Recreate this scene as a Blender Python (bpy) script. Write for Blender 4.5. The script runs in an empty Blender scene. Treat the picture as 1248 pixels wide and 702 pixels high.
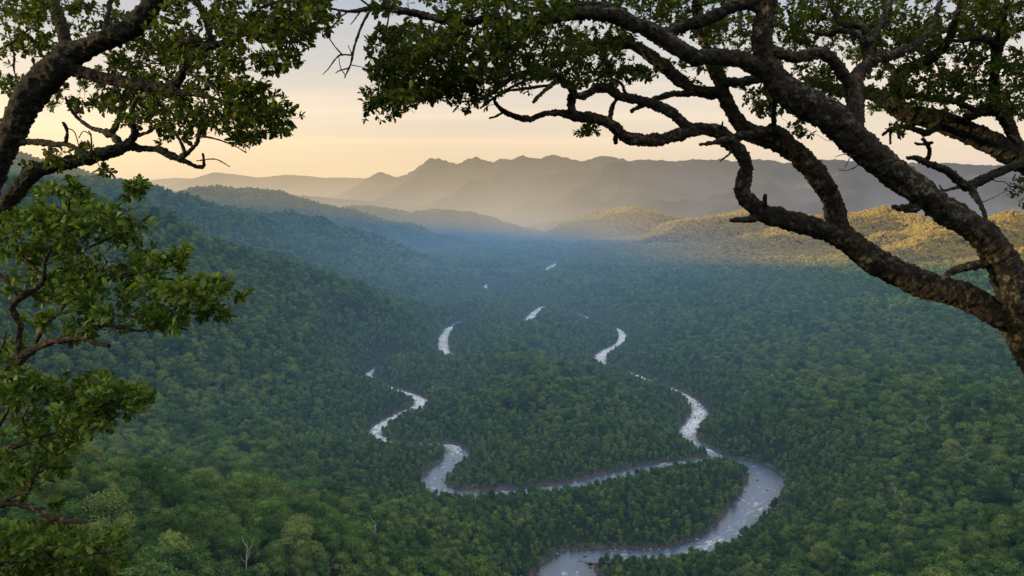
import bpy, bmesh, math, random
import numpy as np
from mathutils import Vector, Matrix, Euler

PI = math.pi
random.seed(11)
RNG = np.random.default_rng(7)
scene = bpy.context.scene
COL = scene.collection

# ------------------------------------------------------------------ camera
IMG_W, IMG_H = 1248.0, 702.0
FPX = 979.0                      # focal length in photo pixels (about 65 degrees wide)
CAM_Z = 200.0
PITCH = math.atan((351.0 - 255.0) / FPX)
cam_data = bpy.data.cameras.new('camera')
cam_data.sensor_width = 36.0
cam_data.lens = 36.0 * FPX / IMG_W
cam_data.clip_start = 0.1
cam_data.clip_end = 80000.0
cam = bpy.data.objects.new('camera', cam_data)
COL.objects.link(cam)
cam.location = (0, 0, CAM_Z)
cam.rotation_euler = (PI / 2 - PITCH, 0, 0)
scene.camera = cam
_cp, _sp = math.cos(PITCH), math.sin(PITCH)


def ray(px, py):
    a = (px - 624.0) / FPX
    b = (351.0 - py) / FPX
    return a, _cp + b * _sp, -_sp + b * _cp


def at(px, py, Y):
    """world point seen at a photo pixel, at distance Y in front of the lookout"""
    a, c, d = ray(px, py)
    t = Y / c
    return (a * t, Y, CAM_Z + d * t)


def ground(px, py, z=0.0):
    a, c, d = ray(px, py)
    t = (z - CAM_Z) / d
    return (a * t, c * t)


# ------------------------------------------------------------------ helpers
def tag(o, label=None, cat=None, group=None, kind=None):
    if label: o['label'] = label
    if cat: o['category'] = cat
    if group: o['group'] = group
    if kind: o['kind'] = kind
    return o


def mesh_from(name, verts, faces, mat=None, parent=None, smooth=True, link=True):
    me = bpy.data.meshes.new(name)
    verts = np.asarray(verts, dtype=np.float32)
    faces = np.asarray(faces, dtype=np.int32)
    me.vertices.add(len(verts))
    me.vertices.foreach_set('co', verts.ravel())
    k = faces.shape[1]
    me.loops.add(faces.size)
    me.loops.foreach_set('vertex_index', faces.ravel())
    me.polygons.add(len(faces))
    me.polygons.foreach_set('loop_start', np.arange(0, faces.size, k, dtype=np.int32))
    me.polygons.foreach_set('loop_total', np.full(len(faces), k, dtype=np.int32))
    me.polygons.foreach_set('use_smooth', np.full(len(faces), smooth, dtype=bool))
    me.update(calc_edges=True)
    if mat: me.materials.append(mat)
    o = bpy.data.objects.new(name, me)
    if link: COL.objects.link(o)
    if parent is not None: o.parent = parent
    return o


def sstep(a, b, x):
    t = np.clip((x - a) / (b - a), 0, 1)
    return t * t * (3 - 2 * t)


def _h(ix, iy, seed):
    n = (ix.astype(np.int64) * 374761393 + iy.astype(np.int64) * 668265263 + seed * 974711) & 0xffffffff
    n = ((n ^ (n >> 13)) * 1274126177) & 0xffffffff
    n = ((n ^ (n >> 16)) * 2246822519) & 0xffffffff
    return ((n ^ (n >> 15)) & 0xffffff) / float(0xffffff) * 2 - 1


def vnoise(x, y, seed=0):
    ix, iy = np.floor(x), np.floor(y)
    fx, fy = x - ix, y - iy
    ux = fx * fx * fx * (fx * (fx * 6 - 15) + 10)
    uy = fy * fy * fy * (fy * (fy * 6 - 15) + 10)
    a, b = _h(ix, iy, seed), _h(ix + 1, iy, seed)
    c, d = _h(ix, iy + 1, seed), _h(ix + 1, iy + 1, seed)
    return (a * (1 - ux) + b * ux) * (1 - uy) + (c * (1 - ux) + d * ux) * uy


def fbm(x, y, seed=0, octs=5, gain=0.5):
    s, amp, tot = 0.0, 1.0, 0.0
    for i in range(octs):
        s = s + amp * vnoise(x, y, seed + i * 17)
        tot += amp
        amp *= gain
        x, y = x * 1.73 + y * 1.02, y * 1.73 - x * 1.02     # rotate and roughly double
    return s / tot


def ridged(x, y, seed=0, octs=5, gain=0.5):
    s, amp, tot = 0.0, 1.0, 0.0
    for i in range(octs):
        s = s + amp * (1 - 2 * np.abs(vnoise(x, y, seed + i * 31)))
        tot += amp
        amp *= gain
        x, y = x * 1.73 + y * 1.02, y * 1.73 - x * 1.02
    return s / tot


def _h3(ix, iy, iz, seed):
    return _h(ix + iz * 7919, iy - iz * 104729, seed)


def vnoise3(P, seed=0):
    i = np.floor(P); f = P - i
    u = f * f * (3 - 2 * f)
    x, y, z = i[..., 0], i[..., 1], i[..., 2]
    r = 0.0
    for dx in (0, 1):
        for dy in (0, 1):
            for dz in (0, 1):
                w = (u[..., 0] if dx else 1 - u[..., 0]) * (u[..., 1] if dy else 1 - u[..., 1]) * (u[..., 2] if dz else 1 - u[..., 2])
                r = r + w * _h3(x + dx, y + dy, z + dz, seed)
    return r


def fbm3(P, seed=0, octs=3):
    s, a, t = 0.0, 1.0, 0.0
    for k in range(octs):
        s = s + a * vnoise3(P + k * 17.3, seed + k); t += a; a *= 0.5; P = P * 2.03
    return s / t


# node helpers ------------------------------------------------------
def new_mat(name):
    m = bpy.data.materials.new(name)
    m.use_nodes = True
    nt = m.node_tree
    nt.nodes.clear()
    out = nt.nodes.new('ShaderNodeOutputMaterial')
    return m, nt, out


def N(nt, typ, **kw):
    n = nt.nodes.new('ShaderNode' + typ)
    for k, v in kw.items():
        if k.startswith('i_'):
            key = k[2:]
            key = int(key) if key.isdigit() else key.replace('_', ' ')
            n.inputs[key].default_value = v
        else:
            setattr(n, k, v)
    return n


def L(nt, a, b):
    nt.links.new(a, b)


def ramp(nt, fac, stops, interp='LINEAR'):
    r = N(nt, 'ValToRGB')
    cr = r.color_ramp
    cr.interpolation = interp
    while len(cr.elements) > 2: cr.elements.remove(cr.elements[-1])
    for i, (p, c) in enumerate(stops):
        e = cr.elements[i] if i < 2 else cr.elements.new(p)
        e.position = p
        e.color = (c[0], c[1], c[2], 1)
    L(nt, fac, r.inputs[0])
    return r.outputs[0]


def math_n(nt, op, a, b=None, c=None, clamp=False):
    n = N(nt, 'Math', operation=op)
    n.use_clamp = clamp
    for i, v in enumerate((a, b, c)):
        if v is None: continue
        if isinstance(v, (int, float)): n.inputs[i].default_value = v
        else: L(nt, v, n.inputs[i])
    return n.outputs[0]


def mix_col(nt, fac, a, b, blend='MIX'):
    n = N(nt, 'Mix', data_type='RGBA', blend_type=blend)
    for s, v in ((n.inputs[0], fac), (n.inputs[6], a), (n.inputs[7], b)):
        if isinstance(v, (int, float)): s.default_value = v
        elif isinstance(v, (tuple, list)): s.default_value = (v[0], v[1], v[2], 1)
        else: L(nt, v, s)
    return n.outputs[2]


# ------------------------------------------------------------------ sun and sky
SUN_EL = math.radians(7.2)
SUN_AZ = math.radians(-99.0)         # left of the view direction
SKY_STRENGTH = 0.15
sd = bpy.data.lights.new('sun', 'SUN')
sd.energy = 5.0
sd.angle = math.radians(0.5)
sd.color = (1.0, 0.78, 0.40)
sun = bpy.data.objects.new('sun', sd)
COL.objects.link(sun)
_to_sun = Vector((math.sin(SUN_AZ) * math.cos(SUN_EL), math.cos(SUN_AZ) * math.cos(SUN_EL), math.sin(SUN_EL)))
sun.rotation_euler = _to_sun.to_track_quat('Z', 'Y').to_euler()
sun.location = (-400, 200, 500)

world = bpy.data.worlds.new('World')
scene.world = world
world.use_nodes = True
wt = world.node_tree
wt.nodes.clear()
wout = wt.nodes.new('ShaderNodeOutputWorld')
bg = N(wt, 'Background')
bg.inputs['Strength'].default_value = SKY_STRENGTH
sky = N(wt, 'TexSky', sky_type='NISHITA')
sky.sun_disc = False
sky.sun_elevation = SUN_EL
sky.sun_rotation = SUN_AZ
sky.air_density = 1.0
sky.dust_density = 1.2
sky.ozone_density = 1.0
tc = N(wt, 'TexCoord')
sep = N(wt, 'SeparateXYZ')
L(wt, tc.outputs['Generated'], sep.inputs[0])
# thin high veil that evens the clear-sky colours out, warmer towards the horizon
veil = ramp(wt, math_n(wt, 'MULTIPLY', sep.outputs['Z'], 1.0, clamp=True),
            [(0.0, (10.2, 7.1, 3.5)), (0.055, (8.3, 6.2, 3.9)), (0.11, (6.6, 5.6, 4.5)), (0.17, (5.2, 4.9, 4.7)), (0.25, (3.4, 3.85, 4.7)), (0.42, (6.4, 6.4, 6.2)), (0.7, (7.0, 7.2, 7.0)), (1.0, (6.6, 7.0, 7.4))])
base = mix_col(wt, 0.80, sky.outputs[0], veil)
# flat streaks of cloud: noise stretched along the horizon on a high plane
zz = math_n(wt, 'MAXIMUM', math_n(wt, 'ADD', sep.outputs['Z'], 0.06), 0.02)
cx = math_n(wt, 'DIVIDE', sep.outputs['X'], zz)
cy = math_n(wt, 'DIVIDE', sep.outputs['Y'], zz)
comb = N(wt, 'CombineXYZ')
L(wt, math_n(wt, 'MULTIPLY', cx, 0.16), comb.inputs[0])
L(wt, math_n(wt, 'MULTIPLY', cy, 0.75), comb.inputs[1])
cn = N(wt, 'TexNoise', i_Scale=0.9, i_Detail=6.0, i_Roughness=0.55)
L(wt, comb.outputs[0], cn.inputs['Vector'])
cm = ramp(wt, cn.outputs[0], [(0.42, (0, 0, 0)), (0.66, (1, 1, 1))], 'EASE')
cloudcol = ramp(wt, math_n(wt, 'MULTIPLY', sep.outputs['Z'], 1.0, clamp=True),
                [(0.0, (9.0, 6.3, 3.5)), (0.13, (8.2, 6.5, 4.8)), (0.3, (6.0, 5.6, 5.4)), (1.0, (5.4, 6.0, 7.2))])
skyc = mix_col(wt, math_n(wt, 'MULTIPLY', cm, 0.5), base, cloudcol)
# the bright side of the sky, low towards the sun
gd = N(wt, 'VectorMath', operation='DOT_PRODUCT')
L(wt, tc.outputs['Generated'], gd.inputs[0])
_ga, _ge = math.radians(-40), math.radians(1.0)
gd.inputs[1].default_value = (math.sin(_ga) * math.cos(_ge), math.cos(_ga) * math.cos(_ge), math.sin(_ge))
glow = ramp(wt, gd.outputs['Value'], [(0.80, (0, 0, 0)), (0.93, (0.35, 0.22, 0.07)), (1.0, (1.0, 0.66, 0.24))], 'EASE')
lowz = ramp(wt, math_n(wt, 'MULTIPLY', sep.outputs['Z'], 1.0, clamp=True), [(0.0, (1, 1, 1)), (0.2, (0.12, 0.12, 0.12)), (0.4, (0, 0, 0))])
gl = mix_col(wt, 1.0, glow, lowz, 'MULTIPLY')
gl = mix_col(wt, 1.0, gl, (4.2, 4.2, 4.2), 'MULTIPLY')
skyc = mix_col(wt, 1.0, skyc, gl, 'ADD')
L(wt, skyc, bg.inputs['Color'])
L(wt, bg.outputs[0], wout.inputs['Surface'])

# ------------------------------------------------------------------ rivers (centre lines and widths)
def catmull(P, n=10):
    P = np.asarray(P, float)
    Q = np.vstack([2 * P[0] - P[1], P, 2 * P[-1] - P[-2]])
    out = []
    for i in range(1, len(Q) - 2):
        p0, p1, p2, p3 = Q[i - 1], Q[i], Q[i + 1], Q[i + 2]
        for t in np.arange(n) / n:
            out.append(0.5 * ((2 * p1) + (-p0 + p2) * t + (2 * p0 - 5 * p1 + 4 * p2 - p3) * t * t + (-p0 + 3 * p1 - 3 * p2 + p3) * t ** 3))
    out.append(P[-1])
    return np.array(out)


_r1 = [(684, 770, 26.0), (686, 712, 34.2), (698, 685, 25.6), (714, 679, 17.9), (759, 677, 16.1), (804, 677, 16.1), (849, 669, 19.0), (885, 649, 18.7), (911, 622, 21.9),
       (930, 597, 24.1), (934, 581, 23.4), (916, 568, 18.7), (885, 562, 14.7), (849, 563.5, 17.2), (804, 569, 17.2), (759, 579, 17.9), (714, 590, 17.2), (669, 597, 14.5), (624, 601, 15.2),
       (588, 603, 15.2), (556, 603, 16.1), (532, 594, 14.5), (528, 584, 16.4), (541, 571, 17.1), (556, 556, 19.6), (549, 544.5, 13.3), (512, 542, 10.3), (478, 540, 9.7), (457, 528, 10.8),
       (472, 514, 12.1), (499, 501, 13.3), (514, 492, 14.5), (503, 482.5, 13.3), (476, 473, 10.8), (456, 465, 9.7), (450, 456, 8.5), (470, 446, 7.3), (512, 441, 9.7), (546, 436, 13.3), (541, 426, 14.5),
       (541, 411, 14.5), (549, 400, 15.8), (570, 391, 13.3), (600, 392, 1.8), (622, 396, 1.8), (641, 392, 15.8), (651, 382, 18.1), (660, 375, 13.5), (668, 371, 1.4), (630, 360, 1.4), (600, 356, 1.4), (591, 349.5, 9.9),
       (600, 345, 1.4), (630, 341, 1.4), (652, 337, 16.2), (660, 334, 2.7), (671, 325.5, 22.5), (680, 319, 1.8), (690, 308, 1.8), (684, 299, 9.0), (670, 296.6, 49.5), (655, 293, 9.0)]
_r2 = [(884, 562, 12.0), (866, 551, 12.0), (848, 541, 12.0), (838, 528, 13.6), (849, 511, 15.3), (853, 501, 14.8), (842, 487, 11.4), (818, 474, 8.5), (790, 464, 8.5), (762, 453, 8.5), (736, 444, 8.5),
       (732, 436, 17.6), (741, 427, 17.0), (752, 421, 11.4), (759, 411, 12.5), (755, 403, 11.4), (742, 397, 5.7), (722, 391, 5.1), (712, 386, 10.2), (700, 380, 4.0)]
_r3 = [(478, 392, 5.2), (494, 388, 11.4), (505, 384, 11.4), (520, 378, 4.5), (552, 372, 10.8), (579, 367, 8.1), (596, 360, 4.5)]


def river_line(R):
    P = []
    for px, py, w in R:
        x, y = ground(px, py, 0.0)
        P.append((x, y, w))
    return catmull(P, 8)


RIVERS = [river_line(R) for R in (_r1, _r2, _r3)]


def river_dist(x, y):
    """signed distance to the nearest water's edge (negative on the water)"""
    d = np.full(x.shape, 1e6)
    near = (np.abs(x) < 900) & (y > 300) & (y < 6500)
    xs, ys = x[near], y[near]
    if len(xs):
        best = np.full(xs.shape, 1e6)
        for R in RIVERS:
            for i in range(len(R) - 1):
                (ax, ay, aw), (bx, by, bw) = R[i], R[i + 1]
                m = (np.abs(xs - (ax + bx) / 2) < 260 + abs(bx - ax)) & (np.abs(ys - (ay + by) / 2) < 260 + abs(by - ay))
                if not m.any(): continue
                vx, vy = bx - ax, by - ay
                l2 = vx * vx + vy * vy + 1e-9
                t = np.clip(((xs[m] - ax) * vx + (ys[m] - ay) * vy) / l2, 0, 1)
                dd = np.hypot(xs[m] - ax - t * vx, ys[m] - ay - t * vy) - (aw + (bw - aw) * t) / 2
                best[m] = np.minimum(best[m], dd)
        d[near] = best
    return d


# ------------------------------------------------------------------ terrain heights
def P3(*pts):
    return [at(*p) for p in pts]


RIDGES = [  # crest points, side slope, rounding radius
    (P3((-190, 540, 215), (-40, 570, 255), (110, 600, 305), (300, 645, 395), (420, 690, 450)), 0.42, 25),                     # near spur, lower left
    (P3((60, 470, 520), (230, 545, 560), (360, 600, 600)), 0.42, 30),
    ([(-700, -350, 420), (-900, -60, 275), (-930, 400, 285), (-900, 700, 280)] + P3((-100, 205, 1000), (190, 266, 1200), (260, 290, 1350), (330, 312, 1500), (400, 347, 1570), (470, 385, 1560)), 0.5, 90),  # leading crest points are an unseen ridge, shaped to let sun reach the lookout
    ([(-1500, 1500, 380)] + P3((-60, 205, 1800), (30, 207, 1900), (110, 210, 2000), (165, 219, 2060), (210, 233, 2150), (260, 248, 2250), (330, 264, 2500), (430, 290, 2700), (510, 316, 2850)), 0.42, 90),
    ([(-2300, 2100, 430), (-2450, 2800, 540), (-2500, 3400, 520)] + P3((150, 250, 3700), (225, 237, 3750), (262, 228, 3800), (300, 233, 3850), (350, 248, 3900), (400, 257, 3900), (460, 272, 3950), (530, 288, 4000)), 0.36, 160),  # far-left crest is out of view, added high to shadow the valley
    ([(-2600, 5000, 330)] + P3((300, 258, 5100), (400, 257, 5150), (440, 251, 5200), (470, 256, 5300), (500, 261, 5400), (540, 257, 5400), (562, 260, 5450), (600, 272, 5500), (640, 283, 5600)), 0.34, 160),
    (P3((640, 276, 6700), (690, 264, 6500), (768, 254, 6200), (842, 268, 5900), (928, 255, 5400), (1000, 269, 5000), (1072, 259, 4700), (1142, 275, 4350), (1232, 265, 4000), (1312, 280, 3800), (1420, 260, 3600), (1700, 250, 3400)), 0.5, 50),
    (P3((768, 254, 6200), (742, 260, 5800), (700, 272, 5300), (664, 288, 4900)), 0.52, 45),
    (P3((928, 255, 5400), (890, 262, 5000), (836, 276, 4500), (772, 300, 4000)), 0.52, 45),
    (P3((1072, 259, 4700), (1018, 268, 4250), (950, 286, 3700), (872, 314, 3150)), 0.5, 45),
    (P3((1000, 269, 5000), (955, 279, 4450), (900, 296, 3900)), 0.5, 40),
    (P3((1232, 265, 4000), (1160, 281, 3350), (1080, 304, 2800), (1000, 336, 2350)), 0.48, 40),
    (P3((1142, 275, 4350), (1090, 288, 3650), (1040, 306, 3150)), 0.5, 40),
    (P3((1420, 260, 3600), (1320, 290, 2750), (1220, 318, 2300), (1120, 352, 1980)), 0.46, 40),
    (P3((1500, 300, 2600), (1360, 330, 2100), (1240, 366, 1780)), 0.4, 50),
    (P3((1360, 485, 560), (1180, 500, 640), (1040, 495, 745)), 0.22, 80),
    (P3((1330, 600, 330), (1180, 655, 390), (1060, 690, 430)), 0.34, 30),
    (P3((1500, 390, 1000), (1250, 410, 1150), (1080, 420, 1200)), 0.2, 100),
    ([(-60, -90, 215), (-20, -14, 200.2), (-6, -2, 198.6), (0, 0.2, 198.3), (10, 0.5, 198.2), (40, -60, 210)], 0.85, 1.2),                              # the ledge of the lookout
    ([(-900, -700, 420), (-100, -300, 280), (900, -500, 320)], 0.5, 60),
]


def ridge_h(x, y, crest, slope, rnd):
    h = np.full(x.shape, -1e4)
    for (a, b) in zip(crest[:-1], crest[1:]):
        vx, vy = b[0] - a[0], b[1] - a[1]
        l2 = vx * vx + vy * vy + 1e-9
        t = np.clip(((x - a[0]) * vx + (y - a[1]) * vy) / l2, 0, 1)
        d = np.hypot(x - a[0] - t * vx, y - a[1] - t * vy)
        z = a[2] + (b[2] - a[2]) * t
        h = np.maximum(h, z - slope * (np.sqrt(d * d + rnd * rnd) - rnd))
    return h


def heights(x, y):
    x = np.asarray(x, float); y = np.asarray(y, float)
    r = np.hypot(x, y)
    # valley floor
    rd = river_dist(x, y)
    away = sstep(10, 160, rd)
    h = 1.0 + away * (5.0 + 6.0 * fbm(x / 220, y / 220, 3, 4))
    gx, gy = ground(665, 500)
    h = h + 19 * np.exp(-(((x - gx + 22) / 85) ** 2 + ((y - gy) / 140) ** 2)) * away
    k = 14.0
    warp = sstep(150, 900, r)
    wx = x + warp * 70 * fbm(x / 420, y / 420, 41, 3)
    wy = y + warp * 70 * fbm(x / 420, y / 420, 57, 3)
    spur = fbm(x / 260, y / 260, 77, 4)
    for i, (crest, slope, rnd) in enumerate(RIDGES):
        rh = ridge_h(wx, wy, crest, slope, rnd) - (0.0 if i == len(RIDGES) - 2 else 14.0)
        zc = max(p[2] for p in crest)
        depth = np.clip((zc - rh) / zc, 0, 1)
        rh = rh + warp * np.clip(rh, 0, 60) / 60 * np.minimum(depth * 1.6, 1) * (34.0 + 6.0 * sstep(2600, 3600, y)) * spur
        kk = 2.0 if i == len(RIDGES) - 2 else k
        e = np.clip((rh - h) / kk, -30, 30)
        h = np.where(e > 0, rh + kk * np.log1p(np.exp(-np.abs(e))), h + kk * np.log1p(np.exp(-np.abs(e))))
    # gullies cut into the hills
    gz = np.clip((h - 14) / 60, 0, 1) * sstep(2000, 3000, y) * sstep(-200, 400, x)
    gl_ = np.clip((h - 25) / 60, 0, 1) * sstep(620, 900, y) * (1 - sstep(4200, 5000, y)) * sstep(150, 320, -x)
    h = h + gl_ * 30 * (ridged((x * 0.75 - y * 0.65) / 330, (x * 0.65 + y * 0.75) / 900, 87, 3) - 0.25)
    h = h + gz * (34 * (ridged(x / 640 + 0.45 * y / 640, y / 1700 - x / 3000, 63, 3) - 0.1))
    # keep the river beds down
    bed = sstep(0.0, 26.0, rd)
    h = np.where(rd < 26, -0.7 + (h + 0.7) * bed, h)
    # far plain sinks gently
    h = np.where(r > 14000, h - (r - 14000) * 0.004, h)
    return h


# polar sheet: fine in front of the lookout, coarse behind, out to the horizon
ang = np.concatenate([np.arange(-180, -90, 6.0), np.arange(-90, -42, 1.0), np.arange(-42, 42, 0.17), np.arange(42, 90, 1.0), np.arange(90, 180, 6.0)])
rad = np.concatenate([[0.6], 1.2 * np.power(1.0115, np.arange(0, 905))])
rad = rad[rad < 38000]
A, R_ = np.meshgrid(np.radians(ang), rad)
TX, TY = np.sin(A) * R_, np.cos(A) * R_
TZ = heights(TX.ravel(), TY.ravel())
TZ = TZ.reshape(TX.shape)
na, nr = len(ang), len(rad)
verts = np.stack([TX.ravel(), TY.ravel(), TZ.ravel()], 1)
ii = np.arange(nr - 1)[:, None] * na
jj = np.arange(na)[None, :]
jn = (jj + 1) % na
faces = np.stack([(ii + jj), (ii + na + jj), (ii + na + jn), (ii + jn)], -1).reshape(-1, 4)
faces = faces[:, ::-1]

# material of the forest floor / far forest
def forest_ground_mat():
    m, nt, out = new_mat('forest_ground')
    geo = N(nt, 'NewGeometry')
    big = N(nt, 'TexNoise', i_Scale=0.006, i_Detail=4.0)
    fine = N(nt, 'TexVoronoi', i_Scale=0.075)
    med = N(nt, 'TexNoise', i_Scale=0.05, i_Detail=3.0)
    for n in (big, fine, med): L(nt, geo.outputs['Position'], n.inputs['Vector'])
    c = ramp(nt, big.outputs[0], [(0.3, (0.020, 0.036, 0.012)), (0.55, (0.030, 0.048, 0.016)), (0.75, (0.046, 0.058, 0.020))])
    c2 = mix_col(nt, math_n(nt, 'MULTIPLY', fine.outputs['Distance'], 0.09, clamp=True), c, (0.010, 0.016, 0.008))
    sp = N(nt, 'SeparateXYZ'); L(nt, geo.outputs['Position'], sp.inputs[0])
    sun_gold = N(nt, 'MapRange', interpolation_type='SMOOTHSTEP'); sun_gold.inputs[1].default_value = 2300; sun_gold.inputs[2].default_value = 3300
    L(nt, math_n(nt, 'ADD', sp.outputs[1], math_n(nt, 'MULTIPLY', sp.outputs[2], 8.0)), sun_gold.inputs[0])
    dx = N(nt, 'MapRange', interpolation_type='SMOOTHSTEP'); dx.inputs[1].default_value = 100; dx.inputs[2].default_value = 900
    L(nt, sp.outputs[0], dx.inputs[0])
    c2 = mix_col(nt, math_n(nt, 'MULTIPLY', math_n(nt, 'MULTIPLY', sun_gold.outputs[0], dx.outputs[0]), 0.8), c2, (0.10, 0.085, 0.03))  # same painted sunlight tints the ground of the right hills
    shore = ramp(nt, math_n(nt, 'MULTIPLY', math_n(nt, 'ADD', sp.outputs[2], math_n(nt, 'MULTIPLY', med.outputs[0], 0.8)), 0.3), [(0.0, (1, 1, 1)), (0.30, (1, 1, 1)), (0.44, (0, 0, 0))])
    peb = N(nt, 'TexVoronoi', i_Scale=0.9); L(nt, geo.outputs['Position'], peb.inputs['Vector'])
    c2 = mix_col(nt, shore, c2, ramp(nt, peb.outputs['Distance'], [(0.0, (0.20, 0.18, 0.15)), (0.5, (0.10, 0.09, 0.075)), (0.9, (0.03, 0.03, 0.025))]))
    bs = N(nt, 'BsdfDiffuse')
    L(nt, c2, bs.inputs['Color'])
    bp = N(nt, 'Bump', i_Strength=0.8, i_Distance=6.0)
    L(nt, math_n(nt, 'SUBTRACT', math_n(nt, 'MULTIPLY', med.outputs[0], 1.0), math_n(nt, 'MULTIPLY', fine.outputs['Distance'], 0.07)), bp.inputs['Height'])
    L(nt, bp.outputs[0], bs.inputs['Normal'])
    L(nt, bs.outputs[0], out.inputs['Surface'])
    return m


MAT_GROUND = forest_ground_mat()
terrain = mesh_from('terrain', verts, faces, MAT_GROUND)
tag(terrain, kind='structure')

# ------------------------------------------------------------------ water
def water_mat():
    m, nt, out = new_mat('river_water')
    geo = N(nt, 'NewGeometry')
    fl = N(nt, 'Attribute', attribute_name='flow')          # x across (-1..1), y metres downstream
    f3 = N(nt, 'SeparateXYZ'); L(nt, fl.outputs['Vector'], f3.inputs[0])
    mp = N(nt, 'CombineXYZ')
    L(nt, math_n(nt, 'MULTIPLY', f3.outputs[0], 10.0), mp.inputs[0]); L(nt, math_n(nt, 'MULTIPLY', f3.outputs[1], 0.30), mp.inputs[1])
    n1 = N(nt, 'TexNoise', i_Scale=0.8, i_Detail=4.0, i_Roughness=0.6); L(nt, geo.outputs['Position'], n1.inputs['Vector'])
    n2 = N(nt, 'TexNoise', i_Scale=0.028, i_Detail=3.0); L(nt, geo.outputs['Position'], n2.inputs['Vector'])
    n3 = N(nt, 'TexNoise', i_Scale=0.42, i_Detail=7.0, i_Roughness=0.68); L(nt, mp.outputs[0], n3.inputs['Vector'])
    pr = N(nt, 'BsdfPrincipled')
    edge = ramp(nt, math_n(nt, 'ABSOLUTE', f3.outputs[0]), [(0.0, (0.085, 0.140, 0.230)), (0.70, (0.070, 0.105, 0.160)), (1.0, (0.050, 0.044, 0.036))])
    L(nt, edge, pr.inputs['Base Color'])
    pr.inputs['Roughness'].default_value = 0.06
    pr.inputs['IOR'].default_value = 1.6
    bp = N(nt, 'Bump', i_Strength=0.5, i_Distance=0.22)
    L(nt, math_n(nt, 'ADD', n1.outputs[0], math_n(nt, 'MULTIPLY', n3.outputs[0], 1.5)), bp.inputs['Height'])
    L(nt, bp.outputs[0], pr.inputs['Normal'])
    foam = N(nt, 'BsdfDiffuse')
    foam.inputs['Color'].default_value = (0.86, 0.88, 0.92, 1)
    y = N(nt, 'SeparateXYZ'); L(nt, geo.outputs['Position'], y.inputs[0])
    up = N(nt, 'MapRange', interpolation_type='SMOOTHSTEP'); up.inputs[1].default_value = 590; up.inputs[2].default_value = 760
    up.inputs[3].default_value = -0.015; up.inputs[4].default_value = 0.125
    L(nt, y.outputs[1], up.inputs[0])
    calm = math_n(nt, 'MULTIPLY', math_n(nt, 'POWER', math_n(nt, 'ABSOLUTE', f3.outputs[0]), 3.0), -0.16)
    v = math_n(nt, 'ADD', math_n(nt, 'ADD', math_n(nt, 'ADD', math_n(nt, 'MULTIPLY', n2.outputs[0], 0.35), math_n(nt, 'MULTIPLY', n3.outputs[0], 0.72)), up.outputs[0]), calm)
    f = ramp(nt, v, [(0.56, (0, 0, 0)), (0.70, (1, 1, 1))])
    mx = N(nt, 'MixShader')
    L(nt, math_n(nt, 'MULTIPLY', f, 0.9), mx.inputs[0]); L(nt, pr.outputs[0], mx.inputs[1]); L(nt, foam.outputs[0], mx.inputs[2])
    L(nt, mx.outputs[0], out.inputs['Surface'])
    return m


MAT_WATER = water_mat()
for ri, R in enumerate(RIVERS):
    P = R[:, :2]
    T = np.gradient(P, axis=0)
    T /= np.linalg.norm(T, axis=1)[:, None] + 1e-9
    Nn = np.stack([-T[:, 1], T[:, 0]], 1)
    cols = np.array([-0.5, -0.25, 0, 0.25, 0.5])
    wob = 1 + 0.12 * vnoise(np.arange(len(P)) * 0.6, np.zeros(len(P)) + ri * 9.3, 5)
    W = (R[:, 2] * wob + 1.5)[:, None]
    V = P[:, None, :] + Nn[:, None, :] * (cols[None, :, None] * W[:, :, None])
    z = np.full(V.shape[:2] + (1,), (0.0, -0.03, -0.06)[ri])
    V = np.concatenate([V, z], 2).reshape(-1, 3)
    n, k = len(P), len(cols)
    i0 = np.arange(n - 1)[:, None] * k; j0 = np.arange(k - 1)[None, :]
    F = np.stack([i0 + j0, i0 + j0 + 1, i0 + k + j0 + 1, i0 + k + j0], -1).reshape(-1, 4)
    w = mesh_from('river', V, F, MAT_WATER)
    dist_ = np.concatenate([[0], np.cumsum(np.hypot(np.diff(P[:, 0]), np.diff(P[:, 1])))])
    fa = np.stack([np.tile(cols * 2, n), np.repeat(dist_, k), np.zeros(n * k)], 1)
    w.data.attributes.new('flow', 'FLOAT_VECTOR', 'POINT').data.foreach_set('vector', fa.astype(np.float32).ravel())
    tag(w, kind='structure')

# ------------------------------------------------------------------ far mountains
def mountain_mat():
    m, nt, out = new_mat('mountain_forest')
    geo = N(nt, 'NewGeometry')
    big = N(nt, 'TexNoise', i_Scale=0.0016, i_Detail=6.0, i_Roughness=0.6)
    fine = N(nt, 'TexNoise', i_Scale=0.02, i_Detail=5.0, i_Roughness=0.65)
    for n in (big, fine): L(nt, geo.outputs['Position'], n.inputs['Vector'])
    c = ramp(nt, big.outputs[0], [(0.35, (0.032, 0.044, 0.024)), (0.6, (0.060, 0.066, 0.036)), (0.75, (0.24, 0.19, 0.12))])  # pale patches brightened to strengthen the sunlit effect
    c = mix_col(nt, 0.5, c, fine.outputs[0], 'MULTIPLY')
    bs = N(nt, 'BsdfDiffuse'); L(nt, c, bs.inputs['Color'])
    bp = N(nt, 'Bump', i_Strength=1.0, i_Distance=70.0)
    L(nt, fine.outputs[0], bp.inputs['Height']); L(nt, bp.outputs[0], bs.inputs['Normal'])
    L(nt, bs.outputs[0], out.inputs['Surface'])
    return m


MAT_MOUNT = mountain_mat()


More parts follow.
